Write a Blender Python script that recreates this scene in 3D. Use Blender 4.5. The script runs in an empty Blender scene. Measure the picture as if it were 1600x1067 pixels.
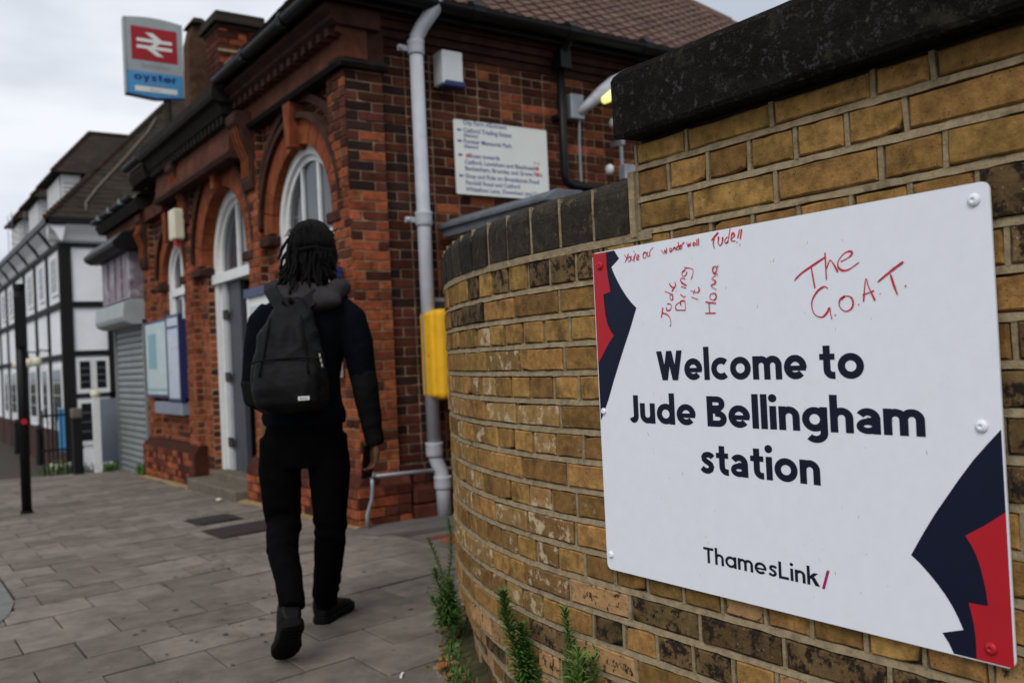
import bpy, bmesh, math, random
from mathutils import Vector, Matrix, noise
random.seed(7)
S = bpy.context.scene
COL = S.collection
R_ = math.radians

# ---------------------------------------------------------------- camera
# world: +Y runs along the street away from the camera, +X away from the road, Z up
def cam_axes(yaw, pitch, roll):
    fw = Vector((math.sin(yaw)*math.cos(pitch), math.cos(yaw)*math.cos(pitch), math.sin(pitch)))
    r = Vector((math.cos(yaw), -math.sin(yaw), 0)); up = r.cross(fw)
    return r*math.cos(roll)+up*math.sin(roll), -r*math.sin(roll)+up*math.cos(roll), fw
CR, CU, CF = cam_axes(R_(34.94), R_(0.9), R_(-2.73))
CAMP = Vector((0, 0, 1.1))
cd = bpy.data.cameras.new('camera'); cam = bpy.data.objects.new('camera', cd); COL.objects.link(cam)
M4 = Matrix.Identity(4)
for i in range(3):
    M4[i][0] = CR[i]; M4[i][1] = CU[i]; M4[i][2] = -CF[i]; M4[i][3] = CAMP[i]
cam.matrix_world = M4
cd.sensor_width = 36; cd.lens = 36*1422/1600; cd.clip_start = .05; cd.clip_end = 3000
cd.dof.use_dof = True; cd.dof.focus_distance = 2.0; cd.dof.aperture_fstop = 3.8
S.camera = cam
def proj(P):
    d = Vector(P)-CAMP; z = d.dot(CF)
    return 800+1422*d.dot(CR)/z, 533.5-1422*d.dot(CU)/z, z

# ---------------------------------------------------------------- sky and sun
SUN_EL, SUN_AZ = R_(46), R_(-128)      # azimuth measured from +Y towards +X
W = bpy.data.worlds.new('World'); S.world = W; W.use_nodes = True
nt = W.node_tree; nt.nodes.clear()
def N(t, typ, **kw):
    n = t.nodes.new(typ)
    for k, v in kw.items(): setattr(n, k, v)
    return n
sky = N(nt, 'ShaderNodeTexSky', sky_type='NISHITA', sun_disc=False)
sky.sun_elevation = SUN_EL; sky.sun_rotation = SUN_AZ % (2*math.pi)
hs = N(nt, 'ShaderNodeHueSaturation'); hs.inputs['Saturation'].default_value = .25
nt.links.new(sky.outputs[0], hs.inputs['Color'])
tc = N(nt, 'ShaderNodeTexCoord'); mp = N(nt, 'ShaderNodeMapping'); mp.inputs['Scale'].default_value = (1, 1, 3.2)
nt.links.new(tc.outputs['Generated'], mp.inputs[0])
nz = N(nt, 'ShaderNodeTexNoise'); nz.inputs['Scale'].default_value = 2.3; nz.inputs['Detail'].default_value = 5; nz.inputs['Roughness'].default_value = .5
nt.links.new(mp.outputs[0], nz.inputs['Vector'])
rp = N(nt, 'ShaderNodeValToRGB')
rp.color_ramp.elements[0].position = .36; rp.color_ramp.elements[0].color = (4.5, 5.0, 5.85, 1)
rp.color_ramp.elements[1].position = .62; rp.color_ramp.elements[1].color = (8.2, 8.5, 9.1, 1)
nt.links.new(nz.outputs[0], rp.inputs[0])
mx = N(nt, 'ShaderNodeMixRGB'); mx.inputs[0].default_value = .9
nt.links.new(hs.outputs[0], mx.inputs[1]); nt.links.new(rp.outputs[0], mx.inputs[2])
bg = N(nt, 'ShaderNodeBackground'); bg.inputs[1].default_value = .1
nt.links.new(mx.outputs[0], bg.inputs[0])
wo = N(nt, 'ShaderNodeOutputWorld'); nt.links.new(bg.outputs[0], wo.inputs[0])
sd = bpy.data.lights.new('sun', 'SUN'); sd.energy = 1.5; sd.angle = R_(28); sd.color = (1, .97, .92)
sun = bpy.data.objects.new('sun', sd); COL.objects.link(sun)
sv = Vector((math.sin(SUN_AZ)*math.cos(SUN_EL), math.cos(SUN_AZ)*math.cos(SUN_EL), math.sin(SUN_EL)))
sun.rotation_euler = sv.to_track_quat('Z', 'Y').to_euler(); sun.location = (-6, -2, 12)
S.view_settings.view_transform = 'Standard'; S.view_settings.look = 'None'
S.view_settings.exposure = .22; S.view_settings.gamma = 1; S.view_settings.use_curve_mapping = False

# ---------------------------------------------------------------- materials
def mat(name, color, rough=.85, var=.2, vs=6., bump=0., bs=80., rnd=0., metal=0., spec=.4,
        spots=None, spots2=None, patch=None, emit=None, grime=0., wave=None, coord='pos'):
    """spots=(scale, threshold, colour); patch=(scale, threshold, colour, softness)"""
    if spec == .4: spec = .1 if rough >= .74 else .25
    m = bpy.data.materials.new(name); m.use_nodes = True; t = m.node_tree
    b = t.nodes['Principled BSDF']; L = t.links.new
    b.inputs['Roughness'].default_value = rough; b.inputs['Metallic'].default_value = metal
    b.inputs['Specular IOR Level'].default_value = spec
    if coord == 'pos': P = N(t, 'ShaderNodeNewGeometry').outputs['Position']
    else: P = N(t, 'ShaderNodeTexCoord').outputs['Object']
    def noise_(scale, detail=4, rough=.55, off=None):
        n = N(t, 'ShaderNodeTexNoise'); n.inputs['Scale'].default_value = scale
        n.inputs['Detail'].default_value = detail; n.inputs['Roughness'].default_value = rough
        if off:
            a = N(t, 'ShaderNodeVectorMath', operation='ADD'); a.inputs[1].default_value = off; L(P, a.inputs[0]); L(a.outputs[0], n.inputs['Vector'])
        else: L(P, n.inputs['Vector'])
        return n.outputs[0]
    def ramp(x, a, b_):
        r = N(t, 'ShaderNodeMapRange'); r.inputs['From Min'].default_value = a; r.inputs['From Max'].default_value = b_; L(x, r.inputs['Value']); return r.outputs[0]
    c = None
    base = N(t, 'ShaderNodeRGB'); base.outputs[0].default_value = (*color, 1); c = base.outputs[0]
    def scale_by(c, v):
        s = N(t, 'ShaderNodeVectorMath', operation='SCALE'); L(c, s.inputs[0]); L(v, s.inputs['Scale']); return s.outputs[0]
    if var:
        r = N(t, 'ShaderNodeMapRange'); r.inputs['From Min'].default_value = .28; r.inputs['From Max'].default_value = .72
        r.inputs['To Min'].default_value = 1-var; r.inputs['To Max'].default_value = 1+var
        L(noise_(vs, 6, .65), r.inputs['Value']); c = scale_by(c, r.outputs[0])
    if rnd:
        oi = N(t, 'ShaderNodeObjectInfo'); ge = N(t, 'ShaderNodeNewGeometry')
        ad = N(t, 'ShaderNodeMath', operation='ADD'); L(oi.outputs['Random'], ad.inputs[0]); L(ge.outputs['Random Per Island'], ad.inputs[1])
        fr = N(t, 'ShaderNodeMath', operation='FRACT'); L(ad.outputs[0], fr.inputs[0])
        r = N(t, 'ShaderNodeMapRange'); r.inputs['To Min'].default_value = 1-rnd; r.inputs['To Max'].default_value = 1+rnd; L(fr.outputs[0], r.inputs['Value'])
        c = scale_by(c, r.outputs[0])
        m2 = N(t, 'ShaderNodeMath', operation='MULTIPLY'); m2.inputs[1].default_value = 7.31; L(fr.outputs[0], m2.inputs[0])
        f2 = N(t, 'ShaderNodeMath', operation='FRACT'); L(m2.outputs[0], f2.inputs[0])
        h = N(t, 'ShaderNodeHueSaturation'); L(c, h.inputs['Color'])
        r = N(t, 'ShaderNodeMapRange'); r.inputs['To Min'].default_value = .5-.007*min(rnd/.25, 1); r.inputs['To Max'].default_value = .5+.007*min(rnd/.25, 1); L(f2.outputs[0], r.inputs['Value']); L(r.outputs[0], h.inputs['Hue'])
        c = h.outputs[0]
    def mixin(c, fac, colr):
        x = N(t, 'ShaderNodeMixRGB'); L(fac, x.inputs[0]); L(c, x.inputs[1]); x.inputs[2].default_value = (*colr, 1); return x.outputs[0]
    if patch:
        for k, (sc, th, pc, soft) in enumerate(patch if isinstance(patch, list) else [patch]):
            c = mixin(c, ramp(noise_(sc, 6, .7, (3.1*k+1.3, 7.7, 2.2)), th, th+soft), pc)
    for k, sp in enumerate((spots, spots2)):
        if sp:
            v = N(t, 'ShaderNodeTexVoronoi'); v.inputs['Scale'].default_value = sp[0]; L(P, v.inputs['Vector'])
            r = ramp(v.outputs['Distance'], sp[1], sp[1]*.6)
            g = ramp(noise_(sp[0]*.16, 2, .5, (5, 1, 3)), .5, .62)
            mu = N(t, 'ShaderNodeMath', operation='MULTIPLY'); L(r, mu.inputs[0]); L(g, mu.inputs[1])
            c = mixin(c, mu.outputs[0], sp[2])
    L(c, b.inputs['Base Color'])
    rv = N(t, 'ShaderNodeMapRange'); rv.inputs['To Min'].default_value = max(rough-.12, .02); rv.inputs['To Max'].default_value = min(rough+.12, 1)
    L(noise_(vs*2.3, 3), rv.inputs['Value']); L(rv.outputs[0], b.inputs['Roughness'])
    hsrc = None
    if bump:
        n1 = noise_(bs, 5, .7); bp = N(t, 'ShaderNodeBump'); bp.inputs['Strength'].default_value = 1; bp.inputs['Distance'].default_value = bump
        L(n1, bp.inputs['Height']); last = bp
        n2 = noise_(bs*.22, 4, .6); b2 = N(t, 'ShaderNodeBump'); b2.inputs['Distance'].default_value = bump*1.6; L(n2, b2.inputs['Height']); L(bp.outputs[0], b2.inputs['Normal']); last = b2
        if wave:
            w = N(t, 'ShaderNodeTexWave'); w.inputs['Scale'].default_value = wave[0]; w.inputs['Distortion'].default_value = wave[2]; w.bands_direction = wave[3]
            w.inputs['Detail'].default_value = 3; L(P, w.inputs['Vector']); b3 = N(t, 'ShaderNodeBump'); b3.inputs['Distance'].default_value = wave[1]; L(w.outputs[1], b3.inputs['Height']); L(last.outputs[0], b3.inputs['Normal']); last = b3
        L(last.outputs[0], b.inputs['Normal'])
    if emit:
        b.inputs['Emission Color'].default_value = (*emit[0], 1); b.inputs['Emission Strength'].default_value = emit[1]
    return m

M = {}
# yellow stock bricks and the curved wall
M['stock'] = mat('yellow_stock_brick', (.262, .146, .046), .9, .46, 34, .0022, 240, .34, spots=(120, .2, (.018, .014, .010)), spots2=(45, .085, (.015, .012, .01)), patch=[(26, .62, (.38, .29, .17), .14), (13, .5, (.085, .050, .020), .22), (70, .64, (.05, .032, .016), .1)])
M['stock2'] = mat('pale_spalled_brick', (.24, .14, .052), .9, .36, 30, .0022, 230, .3, patch=[(22, .53, (.47, .37, .24), .07), (30, .64, (.12, .08, .045), .1)], spots=(150, .15, (.03, .024, .016)))
M['stock_dk'] = mat('soot_stained_brick', (.12, .075, .033), .8, .4, 18, .0026, 150, .35, patch=[(34, .48, (.020, .015, .011), .09), (70, .62, (.23, .14, .05), .08)], spots=(90, .16, (.3, .27, .2)))
M['stock_flake'] = mat('flaking_orange_brick', (.36, .215, .095), .9, .25, 20, .003, 120, .2, patch=[(40, .54, (.032, .023, .015), .07), (16, .6, (.20, .13, .07), .15)])
M['mortar'] = mat('grey_tan_mortar', (.27, .21, .128), .95, .34, 40, .0034, 150, 0, patch=[(12, .56, (.125, .10, .062), .15)])
M['mortar_dk'] = mat('groove_shade_mortar', (.035, .028, .02), .95, .3, 12, .001, 150)  # mortar darkened so its colour stands in for shade in the joint grooves
M['blue_brick'] = mat('dark_coping_brick', (.022, .017, .012), .7, .5, 26, .0034, 150, .45, spec=.12, patch=[(30, .56, (.095, .068, .036), .14), (60, .62, (.011, .009, .008), .08)], spots=(110, .12, (.4, .38, .33)))
M['coping'] = mat('weathered_coping_stone', (.0105, .0092, .0078), .92, .5, 9, .004, 190, 0, spec=.06, patch=[(60, .55, (.062, .062, .067), .14), (14, .56, (.030, .026, .019), .12), (4, .56, (.006, .005, .0042), .12)], spots=(230, .24, (.06, .06, .065)))
# street sign
M['sign_white'] = mat('white_aluminium_panel', (.74, .765, .82), .42, .025, 30, .00006, 500, spec=.45, patch=[(9, .6, (.66, .68, .70), .3), (40, .7, (.6, .59, .56), .1)])
M['navy'] = mat('navy_print', (.005, .0075, .024), .5, .1, 8, spec=.2)
M['red_print'] = mat('red_print', (.42, .012, .022), .42, .06, 8, spec=.4)
M['magenta'] = mat('magenta_print', (.32, .012, .11), .42, .05, 8)
M['ink'] = mat('navy_lettering', (.0035, .0055, .020), .5, .05, 8, spec=.4)
M['marker'] = mat('red_marker_ink', (.50, .018, .035), .5, .25, 60, spec=.35)
M['scuff'] = mat('grey_scuff', (.3, .27, .22), .8, .3, 60)
# station
M['red_brick'] = mat('red_orange_brick', (.225, .062, .026), .9, .45, 16, .0020, 170, .36, patch=[(7, .52, (.075, .026, .016), .16), (40, .66, (.30, .17, .10), .1)])
M['red_brick_hi'] = mat('sooty_red_brick', (.07, .022, .014), .9, .45, 8, .0016, 170, .42, patch=[(6, .56, (.03, .014, .01), .14)])
M['red_brick_bk'] = mat('near_black_header_brick', (.026, .014, .012), .85, .3, 8, .0014, 170, .3)
M['st_mortar'] = mat('pale_lime_mortar', (.32, .225, .14), .95, .35, 7, .002, 120, patch=[(4, .52, (.11, .066, .042), .16)])
M['terracotta'] = mat('orange_terracotta', (.185, .050, .019), .8, .4, 9, .0016, 90, .14, patch=[(6, .55, (.075, .027, .016), .2)])
M['frieze'] = mat('stained_frieze_terracotta', (.085, .029, .016), .8, .5, 5, .002, 60, patch=[(6, .55, (.04, .02, .014), .2)])
M['moulding'] = mat('dark_moulded_brick', (.045, .020, .014), .85, .5, 6, .002, 60, patch=[(10, .6, (.025, .017, .013), .2)])
M['cornice'] = mat('black_stained_cornice_stone', (.014, .011, .009), .85, .4, 7, .002, 70)
M['step'] = mat('worn_step_stone', (.13, .11, .085), .9, .25, 7, .002, 90)
M['white_paint'] = mat('white_painted_timber', (.68, .68, .67), .5, .08, 8, .0004, 60, patch=[(14, .7, (.4, .38, .34), .15)])
M['grey_paint'] = mat('pale_grey_painted_timber', (.42, .43, .45), .5, .1, 8)
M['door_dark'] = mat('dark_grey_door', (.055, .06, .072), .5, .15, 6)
M['glass'] = mat('window_glass', (.035, .045, .052), .07, .3, 1.3, spec=.5)
M['black_metal'] = mat('black_painted_metal', (.006, .006, .0065), .45, .25, 12, spec=.2)
M['pipe'] = mat('pale_grey_painted_iron', (.40, .415, .45), .45, .1, 9, .0006, 50, patch=[(7, .58, (.30, .30, .31), .12), (30, .68, (.16, .11, .08), .05)], spots=(14, .12, (.12, .08, .06)))
M['galv'] = mat('galvanised_steel', (.24, .26, .28), .45, .2, 10, .0005, 60, metal=.4)
M['roof_tile'] = mat('brown_roof_tile', (.115, .072, .058), .85, .2, 4, .0015, 60, .16)
M['roof_dark'] = mat('dark_mossy_tile', (.034, .027, .021), .9, .3, 3, .003, 30, .14, patch=[(5, .62, (.08, .075, .03), .1)])
M['lead'] = mat('grey_lead_capping', (.105, .115, .13), .55, .3, 8, .002, 40)
M['yellow'] = mat('yellow_plastic', (.74, .40, .018), .42, .12, 9, patch=[(18, .7, (.3, .12, .03), .06), (5, .62, (.5, .27, .03), .2)])
M['board'] = mat('off_white_enamel_board', (.66, .68, .64), .4, .05, 4)
M['blue_text'] = mat('blue_print', (.06, .08, .26), .5, 0)
M['orange_text'] = mat('orange_print', (.6, .09, .05), .5, 0)
M['cream'] = mat('cream_plastic', (.62, .57, .42), .5, .1, 8)
M['white_plastic'] = mat('grey_white_plastic', (.55, .57, .58), .45, .06, 8)
M['lamp_glow'] = mat('lamp_diffuser', (.8, .85, .4), .4, 0, emit=((.85, .95, .25), .9))
M['shutter'] = mat('grey_shutter_steel', (.19, .205, .205), .5, .12, 3, .0008, 40, patch=[(3, .62, (.12, .13, .12), .2)])
M['hood'] = mat('pale_steel_hood', (.30, .325, .335), .5, .12, 5)
M['lilac'] = mat('faded_lilac_board', (.20, .16, .19), .5, .3, 3, patch=[(3, .52, (.36, .34, .37), .1), (5, .6, (.13, .035, .06), .06)])
M['navy_frame'] = mat('navy_frame_paint', (.022, .03, .105), .4, .05, 8)
M['poster_pale'] = mat('pale_poster_paper', (.42, .50, .50), .35, .1, 5, patch=[(2.6, .5, (.36, .48, .5), .1), (4, .62, (.62, .64, .64), .05)])
M['poster_list'] = mat('printed_timetable_paper', (.45, .49, .56), .35, .12, 26, patch=[(14, .55, (.33, .37, .47), .06)])
M['teal'] = mat('teal_print', (.18, .34, .36), .5, 0)
M['plate'] = mat('blue_grey_sheet', (.19, .21, .26), .55, .1, 3, patch=(3, .6, (.26, .27, .31), .2))
M['br_red'] = mat('rail_red_enamel', (.30, .012, .018), .4, .06, 5)
M['sky_blue'] = mat('sky_blue_panel', (.065, .26, .50), .4, .08, 5)
M['navy_text'] = mat('dark_blue_print', (.012, .022, .13), .5, 0)
M['grey_text'] = mat('grey_print', (.22, .24, .28), .5, 0)
M['gable'] = mat('brown_weathered_brick', (.085, .045, .028), .9, .5, 9, .003, 60, .2, patch=[(8, .55, (.17, .11, .06), .2)])
M['gum'] = mat('trodden_gum', (.075, .063, .055), .8, .2, 20)
# pub
M['render'] = mat('white_render', (.74, .75, .77), .85, .07, 2, .002, 30)
M['beam'] = mat('black_timber', (.006, .0055, .0055), .7, .3, 8, .002, 40)
M['pub_brick'] = mat('brown_plinth_brick', (.065, .035, .026), .9, .3, 5, .002, 90, .25)
M['leaded'] = mat('dark_leaded_pane', (.012, .014, .017), .12, .2, 8)
# ground
M['slab'] = mat('buff_grey_paving_slab', (.172, .145, .121), .85, .34, 7, .0018, 230, .19, patch=[(1.7, .5, (.115, .098, .086), .3), (16, .63, (.105, .09, .079), .12), (5, .6, (.22, .195, .17), .2)], spots=(9, .10, (.03, .027, .025)), spots2=(15, .09, (.04, .036, .033)))
M['joint'] = mat('sandy_joint', (.06, .05, .042), .95, .4, 9, .001, 120)
M['apron'] = mat('cement_apron', (.12, .108, .098), .9, .25, 5, .0015, 120, patch=[(3, .6, (.065, .06, .056), .15)])
M['sand'] = mat('sandy_edge_dirt', (.26, .19, .10), .95, .4, 14, .003, 60)
M['asphalt'] = mat('asphalt', (.055, .054, .053), .9, .25, 6, .003, 160)
M['kerb'] = mat('granite_kerb', (.16, .16, .15), .8, .2, 12, .0015, 160)
M['iron'] = mat('rusty_dark_iron', (.042, .031, .028), .7, .3, 20, .001, 90)
M['soil'] = mat('soil_and_moss', (.05, .042, .022), .95, .4, 12, .006, 40, patch=(14, .55, (.07, .10, .02), .1))
M['leaf'] = mat('weed_leaf', (.052, .120, .019), .6, .3, 25, 0, 0, .35, spec=.3)
M['leaf_light'] = mat('pale_weed_leaf', (.095, .18, .032), .6, .3, 25, 0, 0, .3)
M['stem'] = mat('weed_stem', (.09, .11, .03), .7, .2, 20)
M['dead_leaf'] = mat('dead_brown_leaf', (.32, .11, .03), .6, .4, 30)
M['litter'] = mat('white_litter', (.75, .75, .74), .6, .05, 30)
# person
M['skin'] = mat('brown_skin', (.12, .052, .030), .5, .12, 20, .0002, 300, coord='obj')
M['jacket'] = mat('black_navy_fleece', (.0030, .0038, .0062), .9, .25, 22, .0012, 420, spec=.03, coord='obj')
M['hoodm'] = mat('charcoal_hood_jersey', (.034, .031, .032), .9, .25, 20, .0012, 420, spec=.02, coord='obj')
M['sleeve'] = mat('charcoal_sleeve_panel', (.0105, .0100, .0105), .9, .25, 22, .0012, 420, spec=.02, coord='obj')
M['trousers'] = mat('black_trouser_cloth', (.0024, .0024, .0027), .88, .3, 20, .0012, 380, spec=.02, coord='obj')
M['shoe'] = mat('black_leather', (.0026, .0026, .003), .55, .3, 30, .0004, 200, spec=.15)
M['sole'] = mat('black_rubber', (.004, .004, .004), .75, .2, 40, .0012, 200)
M['hair'] = mat('black_hair', (.0034, .0028, .0026), .75, .5, 90, .0030, 420, spec=.12)
M['pack'] = mat('charcoal_nylon', (.0048, .0048, .0055), .62, .22, 25, .0012, 500, spec=.14, coord='obj')
M['zip'] = mat('dull_zip_metal', (.16, .15, .13), .4, .2, 20, metal=.7)
M['label_w'] = mat('white_woven_label', (.6, .6, .58), .7, 0)
M['phone'] = mat('black_glass', (.006, .006, .008), .15, 0)

# ---------------------------------------------------------------- mesh helpers
class MB:
    def __init__(s): s.v = []; s.f = []; s.m = []
    def add(s, vs, fs, mi=0, mtx=None):
        o = len(s.v)
        s.v += [tuple(mtx @ Vector(p)) for p in vs] if mtx else [tuple(p) for p in vs]
        s.f += [tuple(i+o for i in f) for f in fs]; s.m += [mi]*len(fs); return s
    def box(s, x0, x1, y0, y1, z0, z1, mi=0, mtx=None):
        v = [(x, y, z) for z in (z0, z1) for y in (y0, y1) for x in (x0, x1)]
        return s.add(v, [(0, 2, 3, 1), (4, 5, 7, 6), (0, 1, 5, 4), (2, 6, 7, 3), (0, 4, 6, 2), (1, 3, 7, 5)], mi, mtx)
    def prism(s, poly, a, b, axis=0, mi=0, mtx=None):
        """poly in the two remaining axes, extruded from a to b along axis"""
        def P(u, w, t):
            return (t, u, w) if axis == 0 else ((u, t, w) if axis == 1 else (u, w, t))
        n = len(poly); v = [P(u, w, a) for u, w in poly]+[P(u, w, b) for u, w in poly]
        f = [tuple(range(n))[::-1], tuple(range(n, 2*n))]+[(i, (i+1) % n, n+(i+1) % n, n+i) for i in range(n)]
        return s.add(v, f, mi, mtx)
    def tube(s, path, rad, seg=8, mi=0, cap=True, flat=1.):
        path = [Vector(p) for p in path]; n = len(path)
        if not hasattr(rad, '__len__'): rad = [rad]*n
        vs = []; fs = []; up = None
        for i, p in enumerate(path):
            d = (path[min(i+1, n-1)]-path[max(i-1, 0)]).normalized()
            if up is None:
                up = Vector((0, 0, 1)) if abs(d.z) < .9 else Vector((0, 1, 0))
            u = (up-d*up.dot(d)).normalized(); up = u; w = d.cross(u)
            for k in range(seg):
                a = 2*math.pi*k/seg; vs.append(p+(u*math.cos(a)*flat+w*math.sin(a))*rad[i])
        for i in range(n-1):
            for k in range(seg):
                k2 = (k+1) % seg; fs.append((i*seg+k, i*seg+k2, (i+1)*seg+k2, (i+1)*seg+k))
        if cap: fs += [tuple(range(seg))[::-1], tuple(range((n-1)*seg, n*seg))]
        return s.add(vs, fs, mi)
    def loft(s, rings, seg=20, n=2., mi=0, axis='z', mtx=None):
        """rings (t, cx, cy, rx, ry): superellipse sections stacked along axis"""
        vs = []; fs = []
        for (t, cx, cy, rx, ry) in rings:
            for k in range(seg):
                a = 2*math.pi*k/seg; c, q = math.cos(a), math.sin(a)
                x = cx+rx*math.copysign(abs(c)**(2/n), c); y = cy+ry*math.copysign(abs(q)**(2/n), q)
                vs.append((x, y, t) if axis == 'z' else ((t, x, y) if axis == 'x' else (x, t, y)))
        m = len(rings)
        for i in range(m-1):
            for k in range(seg):
                k2 = (k+1) % seg; fs.append((i*seg+k, i*seg+k2, (i+1)*seg+k2, (i+1)*seg+k))
        fs += [tuple(range(seg))[::-1], tuple(range((m-1)*seg, m*seg))]
        return s.add(vs, fs, mi, mtx)
    def ball(s, c, r, seg=14, mi=0, mtx=None):
        if not hasattr(r, '__len__'): r = (r, r, r)
        vs = []; fs = []; nn = seg//2
        for i in range(1, nn):
            th = math.pi*i/nn
            for k in range(seg):
                a = 2*math.pi*k/seg; vs.append((c[0]+r[0]*math.sin(th)*math.cos(a), c[1]+r[1]*math.sin(th)*math.sin(a), c[2]+r[2]*math.cos(th)))
        vs += [(c[0], c[1], c[2]+r[2]), (c[0], c[1], c[2]-r[2])]; T = len(vs)-2
        for i in range(nn-2):
            for k in range(seg):
                k2 = (k+1) % seg; fs.append((i*seg+k, (i+1)*seg+k, (i+1)*seg+k2, i*seg+k2))
        for k in range(seg):
            k2 = (k+1) % seg; fs.append((T, k, k2)); fs.append((T+1, (nn-2)*seg+k2, (nn-2)*seg+k))
        return s.add(vs, fs, mi, mtx)
    def mesh(s, name, mats, smooth=False):
        me = bpy.data.meshes.new(name); me.from_pydata(s.v, [], s.f)
        for m in (mats if isinstance(mats, (list, tuple)) else [mats]): me.materials.append(M[m] if isinstance(m, str) else m)
        me.polygons.foreach_set('material_index', s.m)
        if smooth: me.polygons.foreach_set('use_smooth', [True]*len(me.polygons))
        me.update(); return me
    def build(s, name, mats, parent=None, smooth=False, fix=True, kind=None):
        me = s.mesh(name, mats, smooth)
        if fix:
            bm = bmesh.new(); bm.from_mesh(me); bmesh.ops.recalc_face_normals(bm, faces=bm.faces); bm.to_mesh(me); bm.free()
        return link(name, me, parent, kind)
def link(name, me, parent=None, kind=None):
    o = bpy.data.objects.new(name, me); COL.objects.link(o)
    if parent: o.parent = parent
    if kind: o['kind'] = kind
    return o
def tag(o, label, cat, group=None):
    o['label'] = label; o['category'] = cat
    if group: o['group'] = group
    return o
def thing(name, label, cat, loc=(0, 0, 0), group=None):
    """an Empty whose parts are given in world coordinates"""
    o = bpy.data.objects.new(name, None); COL.objects.link(o); o.empty_display_size = .2
    return tag(o, label, cat, group)
def base(root, loc):
    """move the Empty to the thing's base while its parts stay where they are"""
    L = Vector(loc); root.location = L
    for c in root.children:
        c.location = Vector(c.location)-L
def gz(y):
    if y < 14: return -.021*(y-1.8)
    if y < 22: return -.2562-(y-14)*.093
    return -1.0
def bevel(o, w, seg=2):
    bm = bmesh.new(); bm.from_mesh(o.data)
    bmesh.ops.bevel(bm, geom=bm.edges[:]+bm.verts[:], offset=w, segments=seg, affect='EDGES', profile=.5)
    bm.to_mesh(o.data); bm.free(); return o

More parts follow.
